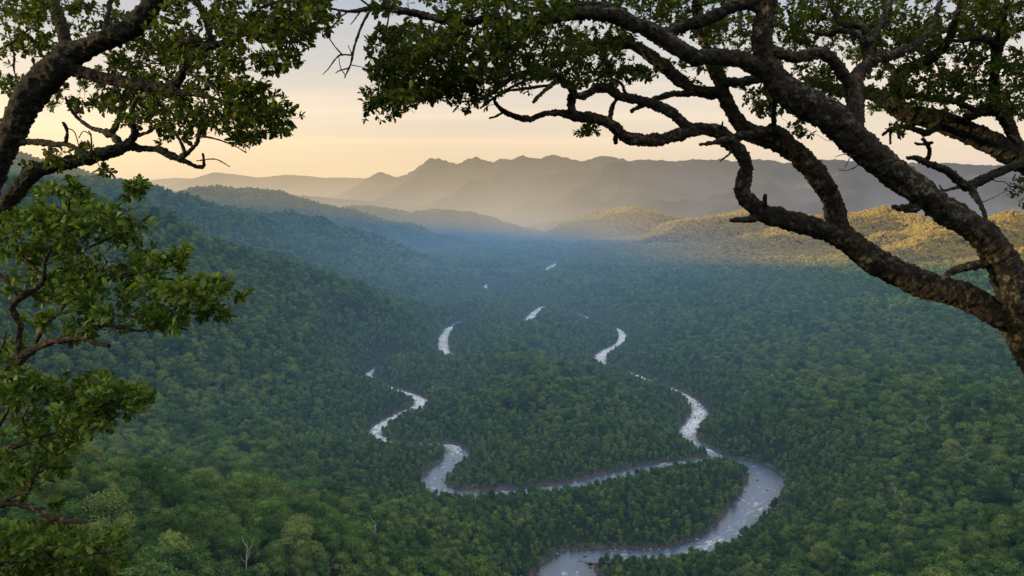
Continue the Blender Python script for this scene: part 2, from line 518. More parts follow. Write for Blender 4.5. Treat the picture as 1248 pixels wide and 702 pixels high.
def range_mesh(profile, Yc, Yf, Yb, seed, rough, step=2.5, rows=110, jag=0.0):
    """a mountain range: crest heights along x, spurs running down to the foot in front and a plain back"""
    pr = np.array(profile, float)
    px = np.arange(pr[0, 0], pr[-1, 0] + 0.1, step)
    py = np.interp(px, pr[:, 0], pr[:, 1])
    crag = sstep(505, 518, px) * (1 - sstep(600, 700, px)) * (1 if jag < -2 else 0)
    py = py - 3.4 * crag * np.maximum(ridged(px / 7.5, px * 0 + 3.3, seed + 2, 3, 0.6) - 0.05, 0) + 1.0 * crag
    py = py + jag * ridged(px / 17.0, px * 0 + seed, seed, 5, 0.66) + jag * 0.5
    C = np.array([at(a, b, Yc) for a, b in zip(px, py)])
    v = np.concatenate([np.linspace(0, 1, rows), 1 + np.linspace(0.05, 1, 16)])   # 0 foot .. 1 crest .. 2 back foot
    X = np.repeat(C[:, 0][None, :], len(v), 0)
    Yv = np.where(v <= 1, Yf + (Yc - Yf) * v, Yc + (Yb - Yc) * (v - 1))
    Y = np.repeat(Yv[:, None], len(px), 1) + 260 * fbm(X / 2600, X * 0 + 1.7, seed, 3) * (1 - np.abs(1 - v))[:, None]
    prof = np.where(v <= 1, 0.42 * v + 0.58 * v ** 2.4, np.clip(2 - v, 0, 1))[:, None]
    spur = ridged((X - 0.35 * Y) / 1500, Y / 5200, seed + 5, 5, 0.52)
    mask = (np.sin(np.clip(v, 0, 1) * PI) ** 0.8 * np.where(v <= 1, 1, 0))[:, None]
    cz = np.maximum(C[:, 2], 5)[None, :]
    Z = cz * prof + mask * cz * rough * spur + (prof * 9 * fbm(X / 70, Y / 90, seed + 9, 4))
    Z = Z - 25 * (v[:, None] == 0) - 25 * (v[:, None] == 2)
    V = np.stack([X.ravel(), Y.ravel(), Z.ravel()], 1)
    n, k = len(v), len(px)
    i0 = np.arange(n - 1)[:, None] * k; j0 = np.arange(k - 1)[None, :]
    F = np.stack([i0 + j0, i0 + j0 + 1, i0 + k + j0 + 1, i0 + k + j0], -1).reshape(-1, 4)
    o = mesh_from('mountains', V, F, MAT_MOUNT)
    return tag(o, kind='structure')


range_mesh([(280, 262), (411, 240), (441, 224), (452, 217), (463, 211), (473, 215), (484, 218), (495, 215), (510, 204), (521, 195.5), (525, 193.2), (530, 194.6), (534, 193), (540, 196), (550, 199), (561, 202), (566, 196), (571, 192.8), (577, 194), (582, 192), (588, 194.4), (593, 195.5),
            (599, 199), (608, 195.5), (614, 195), (622, 196.2), (630, 193), (638, 192), (650, 194), (659, 195), (667, 191.5), (675, 189.6), (685, 192.5), (698, 196), (709, 197), (722, 194), (736, 192), (750, 194), (765, 198.5),
            (782, 196), (813, 197), (840, 196), (871, 196), (894, 199), (915, 196.5), (936, 196), (955, 200), (998, 196), (1060, 198), (1120, 200), (1248, 204), (1400, 206), (1700, 205), (2100, 215)],
           11500, 7200, 14000, 21, 0.5, jag=-2.4)
range_mesh([(430, 262), (520, 242), (585, 228), (640, 216), (675, 212), (705, 211), (735, 210.5), (770, 213), (800, 221), (850, 229), (900, 226), (950, 222), (1000, 219), (1060, 222), (1120, 226), (1180, 221), (1250, 219), (1330, 224), (1500, 222), (1700, 232)], 9900, 6900, 11000, 121, 0.5, jag=-1.2)
range_mesh([(60, 236), (150, 232), (207, 228), (235, 218), (263, 210), (290, 213), (315, 216.5), (349, 213), (372, 214), (395, 216.5), (420, 216), (445, 217), (452, 214.5), (470, 220), (520, 232), (640, 250)], 15500, 11000, 18000, 51, 0.18)
range_mesh([(-300, 226), (0, 222), (120, 226), (180, 220), (200, 217.5), (215, 216.5), (232, 217.5), (245, 220), (300, 226), (400, 240)], 19500, 16000, 22000, 81, 0.14)
range_mesh([(250, 252), (330, 236), (380, 239), (420, 243), (470, 247), (520, 252), (600, 262)], 8600, 6900, 9600, 91, 0.2)
# ------------------------------------------------------------------ forest trees
def foliage_mat(name, stops, loc_scale=0.004, transl=0.25):
    m, nt, out = new_mat(name)
    oi = N(nt, 'ObjectInfo')
    geo = N(nt, 'NewGeometry')
    big = N(nt, 'TexNoise', i_Scale=loc_scale, i_Detail=3.0)
    L(nt, oi.outputs['Location'], big.inputs['Vector'])
    leaf = N(nt, 'TexNoise', i_Scale=0.9, i_Detail=2.0)
    L(nt, geo.outputs['Position'], leaf.inputs['Vector'])
    f = math_n(nt, 'ADD', math_n(nt, 'MULTIPLY', oi.outputs['Random'], 0.55), math_n(nt, 'MULTIPLY', big.outputs[0], 0.45))
    clump = N(nt, 'TexNoise', i_Scale=0.05, i_Detail=3.0, i_Roughness=0.6); L(nt, geo.outputs['Position'], clump.inputs['Vector'])
    c = ramp(nt, f, stops)
    c = mix_col(nt, 0.45, c, ramp(nt, clump.outputs[0], [(0.34, (0.45, 0.5, 0.55)), (0.5, (0.95, 1.0, 1.0)), (0.66, (1.5, 1.4, 1.2))]), 'MULTIPLY')
    # golden sunlight painted into the foliage of the right hills up the valley
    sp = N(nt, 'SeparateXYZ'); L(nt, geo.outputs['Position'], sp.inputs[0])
    sun_gold = N(nt, 'MapRange', interpolation_type='SMOOTHSTEP'); sun_gold.inputs[1].default_value = 2300; sun_gold.inputs[2].default_value = 3300
    L(nt, math_n(nt, 'ADD', sp.outputs[1], math_n(nt, 'MULTIPLY', sp.outputs[2], 8.0)), sun_gold.inputs[0])
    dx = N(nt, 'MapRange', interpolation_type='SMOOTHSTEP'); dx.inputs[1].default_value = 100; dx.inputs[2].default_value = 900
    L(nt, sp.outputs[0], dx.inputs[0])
    c = mix_col(nt, math_n(nt, 'MULTIPLY', math_n(nt, 'MULTIPLY', sun_gold.outputs[0], dx.outputs[0]), 0.95), c, ramp(nt, clump.outputs[0], [(0.28, (0.20, 0.17, 0.040)), (0.42, (0.52, 0.385, 0.085)), (0.62, (0.80, 0.56, 0.125))]))
    c = mix_col(nt, 0.55, c, ramp(nt, leaf.outputs[0], [(0.3, (0.55, 0.6, 0.5)), (0.7, (1.35, 1.3, 1.1))]), 'MULTIPLY')
    d = N(nt, 'BsdfDiffuse'); L(nt, c, d.inputs['Color'])
    t = N(nt, 'BsdfTranslucent'); L(nt, c, t.inputs['Color'])
    mx = N(nt, 'MixShader', i_0=transl)
    L(nt, d.outputs[0], mx.inputs[1]); L(nt, t.outputs[0], mx.inputs[2])
    L(nt, mx.outputs[0], out.inputs['Surface'])
    return m


F_STOPS = [(0.18, (0.054, 0.114, 0.036)), (0.42, (0.102, 0.192, 0.050)), (0.60, (0.162, 0.258, 0.066)), (0.80, (0.240, 0.300, 0.088))]
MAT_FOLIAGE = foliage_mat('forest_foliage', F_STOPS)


def plain_mat(name, col, rough=0.9, col2=None, scale=4.0):
    m, nt, out = new_mat(name)
    geo = N(nt, 'NewGeometry')
    n = N(nt, 'TexNoise', i_Scale=scale, i_Detail=4.0)
    L(nt, geo.outputs['Position'], n.inputs['Vector'])
    c = ramp(nt, n.outputs[0], [(0.35, col), (0.7, col2 or tuple(v * 1.6 for v in col))])
    p = N(nt, 'BsdfPrincipled'); L(nt, c, p.inputs['Base Color'])
    p.inputs['Roughness'].default_value = rough
    L(nt, p.outputs[0], out.inputs['Surface'])
    return m


MAT_FTRUNK = plain_mat('forest_bark', (0.10, 0.09, 0.075), 0.95, (0.24, 0.22, 0.19), 1.2)
MAT_DEAD = plain_mat('bleached_wood', (0.34, 0.32, 0.29), 0.9, (0.5, 0.48, 0.45), 1.5)
MAT_ROCK = plain_mat('river_stone', (0.10, 0.10, 0.10), 0.85, (0.28, 0.27, 0.26), 0.8)


def tube(path, radii, sides=6, cap=True):
    """simple tapered tube: returns verts, quads"""
    P = np.asarray(path, float); n = len(P)
    T = np.gradient(P, axis=0); T /= np.linalg.norm(T, axis=1)[:, None] + 1e-9
    ref = np.array([0.3, 0.2, 1.0]) if abs(T[0, 2]) < 0.8 else np.array([1.0, 0.1, 0.0])
    u = np.cross(T[0], ref); u /= np.linalg.norm(u)
    V = []
    for i in range(n):
        u = u - T[i] * np.dot(u, T[i]); u /= np.linalg.norm(u) + 1e-9
        w = np.cross(T[i], u)
        a = np.arange(sides) / sides * 2 * PI
        V.append(P[i] + radii[i] * (np.cos(a)[:, None] * u + np.sin(a)[:, None] * w))
    V = np.concatenate(V)
    i0 = np.arange(n - 1)[:, None] * sides; j0 = np.arange(sides)[None, :]; j1 = (j0 + 1) % sides
    F = np.stack([i0 + j0, i0 + j1, i0 + sides + j1, i0 + sides + j0], -1).reshape(-1, 4)
    return V, F


def crown_geo(rng, height, width, nlobe, nleaf, leaf, upright=False):
    """clumped crown about 1 tall-unit scaled to metres: lobes each shelled with small leaf-spray quads"""
    lobes = []
    for i in range(nlobe):
        a = rng.uniform(0, 2 * PI)
        t = rng.uniform(0, 1)
        zz = height * (0.42 + 0.50 * t)
        rr = width * 0.5 * (0.70 * math.sqrt(max(0.0, 1 - ((t - 0.30) / 0.78) ** 2))) * math.sqrt(rng.uniform(0.15, 1))
        s = width * rng.uniform(0.17, 0.30)
        lobes.append((rr * math.cos(a), rr * math.sin(a), zz, s, s * rng.uniform(0.6, 0.85)))
    lobes.append((0, 0, height * 0.62, width * 0.30, height * 0.26))
    ar = np.array([l[3] * l[4] for l in lobes]); ar /= ar.sum()
    li = rng.choice(len(lobes), nleaf, p=ar)
    Lb = np.array(lobes)[li]
    d = rng.normal(size=(nleaf, 3)); d[:, 2] = d[:, 2] * 0.9 + 0.25
    d /= np.linalg.norm(d, axis=1)[:, None]
    rad = rng.uniform(0.72, 1.08, nleaf)[:, None]
    C = Lb[:, :3] + d * rad * np.stack([Lb[:, 3], Lb[:, 3], Lb[:, 4]], 1)
    # random card orientation, leaning outward
    nrm = d + rng.normal(size=(nleaf, 3)) * 0.55
    nrm /= np.linalg.norm(nrm, axis=1)[:, None]
    u = np.cross(nrm, rng.normal(size=(nleaf, 3))); u /= np.linalg.norm(u, axis=1)[:, None]
    w = np.cross(nrm, u)
    s = leaf * rng.uniform(0.6, 1.3, nleaf)[:, None]
    k = rng.uniform(0.5, 1.0, nleaf)[:, None]
    V = np.stack([C - u * s, C - w * s * k, C + u * s, C + w * s * k], 1).reshape(-1, 3)
    F = np.arange(nleaf * 4).reshape(-1, 4)
    # dark core so the crown does not read as a shell
    cv, cf = [], []
    off = len(V)
    for l in lobes:
        t1, p1 = np.meshgrid(np.linspace(0.15, PI - 0.15, 5), np.arange(6) / 6 * 2 * PI, indexing='ij')
        v = np.stack([l[0] + 0.62 * l[3] * np.sin(t1) * np.cos(p1), l[1] + 0.62 * l[3] * np.sin(t1) * np.sin(p1), l[2] + 0.62 * l[4] * np.cos(t1)], -1).reshape(-1, 3)
        i0 = np.arange(4)[:, None] * 6; j0 = np.arange(6)[None, :]; j1 = (j0 + 1) % 6
        f = np.stack([i0 + j0, i0 + 6 + j0, i0 + 6 + j1, i0 + j1], -1).reshape(-1, 4)
        cv.append(v); cf.append(f + off); off += len(v)
    V = np.concatenate([V] + cv); F = np.concatenate([F] + cf)
    return V, F


def trunk_geo(rng, height, r):
    V, F = tube([(0, 0, -1.5), (0.1, 0, height * 0.25), (rng.uniform(-.3, .3), rng.uniform(-.3, .3), height * 0.5), (rng.uniform(-.5, .5), rng.uniform(-.5, .5), height * 0.8)], [r * 1.25, r, r * 0.7, r * 0.2], 6)
    Vs, Fs = [V], [F]; off = len(V)
    for i in range(4):
        a = rng.uniform(0, 2 * PI); z0 = height * rng.uniform(0.3, 0.5); ln = height * rng.uniform(0.2, 0.32)
        p = [(0.05, 0, z0), (math.cos(a) * ln * .5, math.sin(a) * ln * .5, z0 + ln * .45), (math.cos(a) * ln, math.sin(a) * ln, z0 + ln * .8)]
        v, f = tube(p, [r * .5, r * .35, r * .12], 5)
        Vs.append(v); Fs.append(f + off); off += len(v)
    return np.concatenate(Vs), np.concatenate(Fs)


KINDS = [  # height, width, lobes
    (13.0, 10.5, 13), (14.5, 10.0, 15), (12.0, 11.5, 14), (16.0, 9.0, 13), (11.0, 9.0, 10), (15.0, 12.0, 18)]
PROTO = bpy.data.collections.new('forest tree kinds')     # source for the forest's instances
near_kinds = []
lib_idx = 0
rngp = np.random.default_rng(3)
for k, (hh, ww, nl) in enumerate(KINDS):
    V, F = crown_geo(np.random.default_rng(100 + k), hh, ww, nl, 1500, 0.42)
    v2, f2 = trunk_geo(np.random.default_rng(200 + k), hh, 0.26)
    o = mesh_from('forest_tree_%02d' % k, np.concatenate([V, v2]), np.concatenate([F, f2 + len(V)]), MAT_FOLIAGE, link=False, smooth=False)
    o.data.materials.append(MAT_FTRUNK)
    mi = np.zeros(len(F) + len(f2), dtype=np.int32); mi[len(F):] = 1
    o.data.polygons.foreach_set('material_index', mi)
    PROTO.objects.link(o)
    # closer, leafier version with separate parts
    Vn, Fn = crown_geo(np.random.default_rng(100 + k), hh, ww, nl, 5200, 0.23)
    crown = mesh_from('crown', Vn, Fn, MAT_FOLIAGE, link=False, smooth=False).data
    trunk = mesh_from('trunk', v2, f2, MAT_FTRUNK, link=False).data
    near_kinds.append((crown, trunk))
# far patches: two dozen small trees on one base
for k in range(4):
    rg = np.random.default_rng(300 + k)
    Vs, Fs = [], []; off = 0
    for i in range(19):
        hh, ww, nl = KINDS[rg.integers(0, 6)]
        V, F = crown_geo(rg, hh, ww, 6, 150, 1.0)
        a = rg.uniform(0, 2 * PI); r = 33 * math.sqrt((i + 0.5) / 19); a = i * 2.39996 + rg.uniform(-.2, .2)
        V = V * rg.uniform(0.95, 1.75) + np.array([r * math.cos(a), r * math.sin(a), -1.0])
        Vs.append(V); Fs.append(F + off); off += len(V)
    o = mesh_from('forest_tree_%02d' % (6 + k), np.concatenate(Vs), np.concatenate(Fs), MAT_FOLIAGE, link=False, smooth=False)
    PROTO.objects.link(o)


def jitter_grid(y0, y1, step, seed, half=0.74, margin=60):
    rg = np.random.default_rng(seed)
    xm = half * y1 + margin
    gx = np.arange(-xm, xm, step); gy = np.arange(y0, y1, step)
    X, Y = np.meshgrid(gx, gy)
    X = X + (np.arange(len(gy)) % 2)[:, None] * step * 0.5
    X = X + rg.uniform(-.42, .42, X.shape) * step; Y = Y + rg.uniform(-.42, .42, Y.shape) * step
    X, Y = X.ravel(), Y.ravel()
    m = np.abs(X) < half * Y + margin
    return X[m], Y[m]


px_all, idx_all, sc_all, rot_all = [], [], [], []
bands = [(150, 640, 6.7, 1), (640, 1100, 6.9, 2), (1100, 2300, 7.8, 3), (2300, 5600, 9.0, 4), (330, 2300, 4.6, 5)]
tree_pts = []
rgt0 = np.random.default_rng(31)
for y0, y1, st, sd_ in bands:
    X, Y = jitter_grid(y0, y1, st, sd_)
    rd = river_dist(X, Y)
    Z = heights(X, Y)
    el = np.degrees(np.arctan2(Z + 16 - CAM_Z, np.hypot(X, Y)))
    ok = (rd > 1.6) & (el > -31)
    if st == 4.6: ok &= (rd < 85) & (rgt0.uniform(0, 1, len(rd)) > sstep(40, 85, rd))     # young growth on the banks
    if y0 >= 2300: ok &= rd < 46          # far out only the river's edge needs single trees
    X, Y, Z, rd = X[ok], Y[ok], Z[ok], rd[ok]
    tree_pts.append(np.stack([X, Y, Z, rd, np.full(len(X), st)], 1))
TP = np.concatenate(tree_pts)
rgt = np.random.default_rng(17)
n = len(TP)
size = (0.40 + 0.56 * sstep(0, 130, TP[:, 3])) * np.clip(np.exp(rgt.normal(0, 0.22, n)), 0.55, 1.75) * (1 + 0.22 * fbm(TP[:, 0] / 60, TP[:, 1] / 60, 5, 3))
flat = sstep(0, 40, np.abs(TP[:, 2]))
slim = np.where(TP[:, 3] < 70, 0.76, 0.92) * rgt.uniform(0.82, 1.12, n)
kind = rgt.integers(0, 6, n)
rotz = rgt.uniform(0, 2 * PI, n)
# the 300 that show largest: closest of those inside the frame
dist = np.sqrt(TP[:, 0] ** 2 + TP[:, 1] ** 2 + (TP[:, 2] - CAM_Z) ** 2)
fy = TP[:, 1] * _cp - (TP[:, 2] + 8 - CAM_Z) * _sp
fz = TP[:, 1] * _sp + (TP[:, 2] + 8 - CAM_Z) * _cp
ipx = 624 + FPX * TP[:, 0] / fy
ipy = 351 - FPX * fz / fy
inframe = (ipx > 4) & (ipx < 1244) & (ipy < 700) & (ipy > 300)
cand = np.where(inframe)[0]
# drop those the ground or nearer foliage hides: seen from the lookout the tree's top must clear the slope in front
def clear(i):
    x, y, z = TP[i, 0], TP[i, 1], TP[i, 2] + 11 * size[i]
    t = np.linspace(0.25, 0.985, 60)
    return bool((heights(x * t, y * t) < CAM_Z + (z - CAM_Z) * t).all())
cand = cand[np.argsort(dist[cand] / size[cand])]
chosen = []
for i in cand:
    if clear(i): chosen.append(i)
    if len(chosen) >= 300: break
chosen = np.array(chosen)
rest = np.ones(n, bool); rest[chosen] = False


def region(i):
    x, y = ipx[i], ipy[i]
    if x < 470: return 'on the slope at the lower left', 'trees on the near slope below the left branches'
    if x < 700 and y > 600 : return 'just left of the lowest river bend', 'trees just left of the lowest river bend'
    if TP[i, 0] < 205 and y < 680 and x < 930: return 'inside the big river bend', 'trees inside the big river bend'
    return 'right of the river bend', 'trees on the near bank right of the river bend'


counts = {}
for i in chosen:
    crown_me, trunk_me = near_kinds[kind[i]]
    root = bpy.data.objects.new('forest_tree', None)
    COL.objects.link(root)
    root.location = TP[i, :3]
    root.rotation_euler = (0, 0, rotz[i])
    root.scale = (size[i] * slim[i], size[i] * slim[i], size[i])
    root.empty_display_size = 0.5
    where, grp = region(i)
    tag(root, 'round-crowned green forest tree ' + where, 'tree', grp)
    for nm, me in (('crown', crown_me), ('trunk', trunk_me)):
        c = bpy.data.objects.new(nm, me); COL.objects.link(c); c.parent = root

# ---- bleached dead trees standing out of the canopy
def dead_tree(px, py, hgt, seed, label, group=None):
    rg = np.random.default_rng(seed)
    ts = np.linspace(120, 2000, 3000)
    a_, c_, d_ = ray(px, py)
    xs, ys, zs = a_ / c_ * ts, ts, CAM_Z + d_ / c_ * ts
    hit = np.argmax(heights(xs, ys) + 12 > zs)
    x, y = xs[hit], ys[hit]; z = heights(np.array([x]), np.array([y]))[0]
    root = bpy.data.objects.new('dead_tree', None); COL.objects.link(root)
    root.location = (x, y, z)
    tag(root, label, 'tree', group)
    lean = rg.normal(size=2) * 0.8
    V, F = tube([(0, 0, -1), (lean[0] * .3, lean[1] * .3, hgt * .4), (lean[0] * .6, lean[1] * .6, hgt * .75), (lean[0], lean[1], hgt)], [0.34, 0.28, 0.2, 0.07], 7)
    mesh_from('trunk', V, F, MAT_DEAD, root)
    for i in range(6):
        an = rg.uniform(0, 2 * PI); z0 = hgt * rg.uniform(0.5, 0.9); ln = hgt * rg.uniform(0.12, 0.26)
        ox, oy = lean * (z0 / hgt) * 0.9
        p = [(ox, oy, z0), (ox + math.cos(an) * ln * .5, oy + math.sin(an) * ln * .5, z0 + ln * .5), (ox + math.cos(an) * ln * .7, oy + math.sin(an) * ln * .7, z0 + ln * 1.1)]
        V, F = tube(p, [0.17, 0.12, 0.04], 5)
        mesh_from('branch', V, F, MAT_DEAD, root)


for i, (px_, py_, h_) in enumerate([(1185, 497, 19), (1160, 512, 18), (1146, 500, 17), (1128, 517, 18), (1238, 528, 19), (1178, 558, 17), (1092, 600, 16), (1205, 520, 17)]):
    dead_tree(px_, py_, h_, 40 + i, 'bleached bare dead tree among green crowns on the right-hand slope', 'dead trees on the right-hand slope')
for i, (px_, py_, h_) in enumerate([(214, 507, 17), (262, 533, 16), (296, 588, 17), (298, 682, 17), (345, 655, 16), (438, 678, 16), (456, 640, 15)]):
    dead_tree(px_, py_, h_, 60 + i, 'bleached bare dead tree among green crowns on the lower left slope', 'dead trees on the lower left slope')

# ---- boulders at the water's edge
def rock_mesh(seed):
    bm = bmesh.new()
    bmesh.ops.create_icosphere(bm, subdivisions=2, radius=1.0)
    rg = np.random.default_rng(seed)
    pl = rg.normal(size=(7, 3)); pl /= np.linalg.norm(pl, axis=1)[:, None]
    for v in bm.verts:
        c = np.array(v.co)
        for q in pl:
            dq = c.dot(q)
            if dq > 0.62: c = c - q * (dq - 0.62) * 0.9
        v.co = Vector((c[0] * 1.2, c[1] * 0.9, c[2] * 0.62))
    me = bpy.data.meshes.new('river_rock'); bm.to_mesh(me); bm.free()
    me.materials.append(MAT_ROCK)
    return me


rocks = [rock_mesh(i) for i in range(4)]
rgr = np.random.default_rng(77)
for (ri, i0, i1, cnt, label, grp) in ((0, 8, 80, 46, "grey boulder at the water's edge around the big lower river bend", 'boulders round the lower bend'),
                                      (0, 150, 225, 34, 'grey boulder in the white rapids of the left river channel', 'boulders in the left rapids'),
                                      (1, 10, 90, 22, 'grey boulder beside the right river channel above the bend', 'boulders along the right channel')):
    Rv = RIVERS[ri]
    for k in range(cnt):
        i = int(rgr.integers(i0, min(i1, len(Rv) - 2)))
        x, y, w = Rv[i]; tx, ty = Rv[i + 1][:2] - Rv[i][:2]; l = math.hypot(tx, ty) + 1e-6
        sgn = rgr.choice([-1, 1]); off = sgn * w * (rgr.uniform(0.40, 0.54) if rgr.uniform() < 0.75 else rgr.uniform(0.0, 0.4))
        o = bpy.data.objects.new('river_rock', rocks[k % 4]); COL.objects.link(o)
        s_ = rgr.uniform(0.45, 1.5)
        o.location = (x - ty / l * off, y + tx / l * off, 0.05)
        o.rotation_euler = (0, 0, rgr.uniform(0, 6.28)); o.scale = (s_, s_, s_ * rgr.uniform(0.7, 1.2))
        tag(o, label, 'rock', grp)

# instance points of the rest of the forest
P = [TP[rest, :3]]; S = [np.stack([size * slim, size * slim, size], 1)[rest]]; K = [kind[rest]]; Rr = [np.stack([np.zeros(rest.sum()), np.zeros(rest.sum()), rotz[rest]], 1)]
X, Y = jitter_grid(2300, 7600, 46, 9, half=0.72)
Z = heights(X, Y); rd = river_dist(X, Y)
ok = (rd > 34)
# tilt to the slope
e = 20.0
nx = -(heights(X + e, Y) - heights(X - e, Y)) / (2 * e); ny = -(heights(X, Y + e) - heights(X, Y - e)) / (2 * e)
X, Y, Z, nx, ny = X[ok], Y[ok], Z[ok], nx[ok], ny[ok]
rg = np.random.default_rng(23); m = len(X)
P.append(np.stack([X, Y, Z], 1)); S.append(np.repeat(rg.uniform(0.9, 1.15, m)[:, None], 3, 1)); K.append(rg.integers(6, 10, m))
eul = []
for a, b, c in zip(nx, ny, rg.uniform(0, 2 * PI, m)):
    q = Vector((0, 0, 1)).rotation_difference(Vector((a, b, 1)).normalized()) @ Euler((0, 0, c)).to_quaternion()
    eul.append(tuple(q.to_euler()))
Rr.append(np.array(eul))
P, S, K, Rr = np.concatenate(P), np.concatenate(S), np.concatenate(K), np.concatenate(Rr)
print('forest instances', len(P), 'individual', len(chosen))
fme = bpy.data.meshes.new('forest')
fme.vertices.add(len(P)); fme.vertices.foreach_set('co', P.astype(np.float32).ravel())
for nm, typ, data, key in (('tree_scale', 'FLOAT_VECTOR', S, 'vector'), ('tree_rot', 'FLOAT_VECTOR', Rr, 'vector'), ('tree_kind', 'INT', K, 'value')):
    at_ = fme.attributes.new(nm, typ, 'POINT')
    at_.data.foreach_set(key, (data.astype(np.int32) if typ == 'INT' else data.astype(np.float32)).ravel())
forest = bpy.data.objects.new('forest', fme)
COL.objects.link(forest)
tag(forest, 'dense dark green forest covering the valley floor and hills', 'forest', kind='stuff')
ng = bpy.data.node_groups.new('forest', 'GeometryNodeTree')
ng.interface.new_socket('Geometry', in_out='INPUT', socket_type='NodeSocketGeometry')
ng.interface.new_socket('Geometry', in_out='OUTPUT', socket_type='NodeSocketGeometry')
gi = ng.nodes.new('NodeGroupInput'); go = ng.nodes.new('NodeGroupOutput')
ci = ng.nodes.new('GeometryNodeCollectionInfo')
ci.inputs['Collection'].default_value = PROTO
ci.inputs['Separate Children'].default_value = True
ci.inputs['Reset Children'].default_value = True
iop = ng.nodes.new('GeometryNodeInstanceOnPoints')
iop.inputs['Pick Instance'].default_value = True


def named(nm, typ):
    a = ng.nodes.new('GeometryNodeInputNamedAttribute'); a.data_type = typ; a.inputs['Name'].default_value = nm
    return a.outputs[0]


m2p = ng.nodes.new('GeometryNodeMeshToPoints')
ng.links.new(gi.outputs[0], m2p.inputs[0])
ng.links.new(m2p.outputs[0], iop.inputs['Points'])
ng.links.new(ci.outputs[0], iop.inputs['Instance'])
ng.links.new(named('tree_kind', 'INT'), iop.inputs['Instance Index'])
e2r = ng.nodes.new('FunctionNodeEulerToRotation')
ng.links.new(named('tree_rot', 'FLOAT_VECTOR'), e2r.inputs[0])
ng.links.new(e2r.outputs[0], iop.inputs['Rotation'])
ng.links.new(named('tree_scale', 'FLOAT_VECTOR'), iop.inputs['Scale'])
ng.links.new(iop.outputs[0], go.inputs[0])
mod = forest.modifiers.new('forest', 'NODES'); mod.node_group = ng
# ------------------------------------------------------------------ the trees on the ledge
def bark_mat(name, dark, mid, warm, lichen, lich_amt):
    m, nt, out = new_mat(name)
    tco = N(nt, 'TexCoord')
    ba = N(nt, 'Attribute', attribute_name='grain')        # straightened limb: bark runs lengthwise
    p = ba.outputs['Vector']
    n1 = N(nt, 'TexNoise', i_Scale=9.0, i_Detail=8.0, i_Roughness=0.7)
    n2 = N(nt, 'TexNoise', i_Scale=60.0, i_Detail=5.0, i_Roughness=0.7)
    n3 = N(nt, 'TexNoise', i_Scale=3.2, i_Detail=3.0)
    v1 = N(nt, 'TexVoronoi', i_Scale=52.0, feature='DISTANCE_TO_EDGE')
    v2 = N(nt, 'TexNoise', i_Scale=24.0, i_Detail=6.0, i_Roughness=0.65)
    mp = N(nt, 'Mapping'); mp.inputs['Location'].default_value = (3.1, 7.7, 1.3)
    L(nt, p, mp.inputs[0]); L(nt, mp.outputs[0], v2.inputs['Vector'])
    wv = N(nt, 'Mix', data_type='RGBA', i_0=0.10)
    L(nt, p, wv.inputs[6]); L(nt, n1.outputs['Color'], wv.inputs[7])
    L(nt, wv.outputs[2], v1.inputs['Vector'])
    for n in (n1, n2, n3): L(nt, p, n.inputs['Vector'])
    c = ramp(nt, n1.outputs[0], [(0.32, dark), (0.56, mid), (0.74, warm)])
    crack = ramp(nt, v1.outputs['Distance'], [(0.0, (0.25, 0.25, 0.25)), (0.16, (1, 1, 1))])
    c = mix_col(nt, 0.85, c, crack, 'MULTIPLY')
    lm = ramp(nt, v2.outputs[0], [(0.565 - lich_amt, (0, 0, 0)), (0.61 - lich_amt, (1, 1, 1))])
    lm2 = math_n(nt, 'MULTIPLY', lm, ramp(nt, n3.outputs[0], [(0.40, (0.15, 0.15, 0.15)), (0.58, (0.95, 0.95, 0.95))]))
    c = mix_col(nt, lm2, c, mix_col(nt, n2.outputs[0], lichen, tuple(v * 0.45 for v in lichen)))
    pr = N(nt, 'BsdfPrincipled'); L(nt, c, pr.inputs['Base Color'])
    pr.inputs['Roughness'].default_value = 0.92
    bp = N(nt, 'Bump', i_Strength=0.9, i_Distance=0.02)
    hgt = math_n(nt, 'ADD', math_n(nt, 'MULTIPLY', n2.outputs[0], 0.5), math_n(nt, 'ADD', n1.outputs[0], math_n(nt, 'MULTIPLY', crack, 0.6)))
    L(nt, hgt, bp.inputs['Height']); L(nt, bp.outputs[0], pr.inputs['Normal'])
    L(nt, pr.outputs[0], out.inputs['Surface'])
    return m


def leaf_mat(name, stops, transl=0.4):
    m, nt, out = new_mat(name)
    geo = N(nt, 'NewGeometry')
    tco = N(nt, 'TexCoord')
    n = N(nt, 'TexNoise', i_Scale=2.2, i_Detail=2.0); L(nt, tco.outputs['Object'], n.inputs['Vector'])
    f = math_n(nt, 'ADD', math_n(nt, 'MULTIPLY', geo.outputs['Random Per Island'], 0.6), math_n(nt, 'MULTIPLY', n.outputs[0], 0.4))
    c = ramp(nt, f, stops)
    pr = N(nt, 'BsdfPrincipled'); L(nt, c, pr.inputs['Base Color'])
    pr.inputs['Roughness'].default_value = 0.55
    pr.inputs['Specular IOR Level'].default_value = 0.3
    t = N(nt, 'BsdfTranslucent')
    L(nt, mix_col(nt, 0.6, c, (1.3, 1.25, 0.5), 'MULTIPLY'), t.inputs['Color'])
    mx = N(nt, 'MixShader', i_0=transl)
    L(nt, pr.outputs[0], mx.inputs[1]); L(nt, t.outputs[0], mx.inputs[2])
    L(nt, mx.outputs[0], out.inputs['Surface'])
    return m


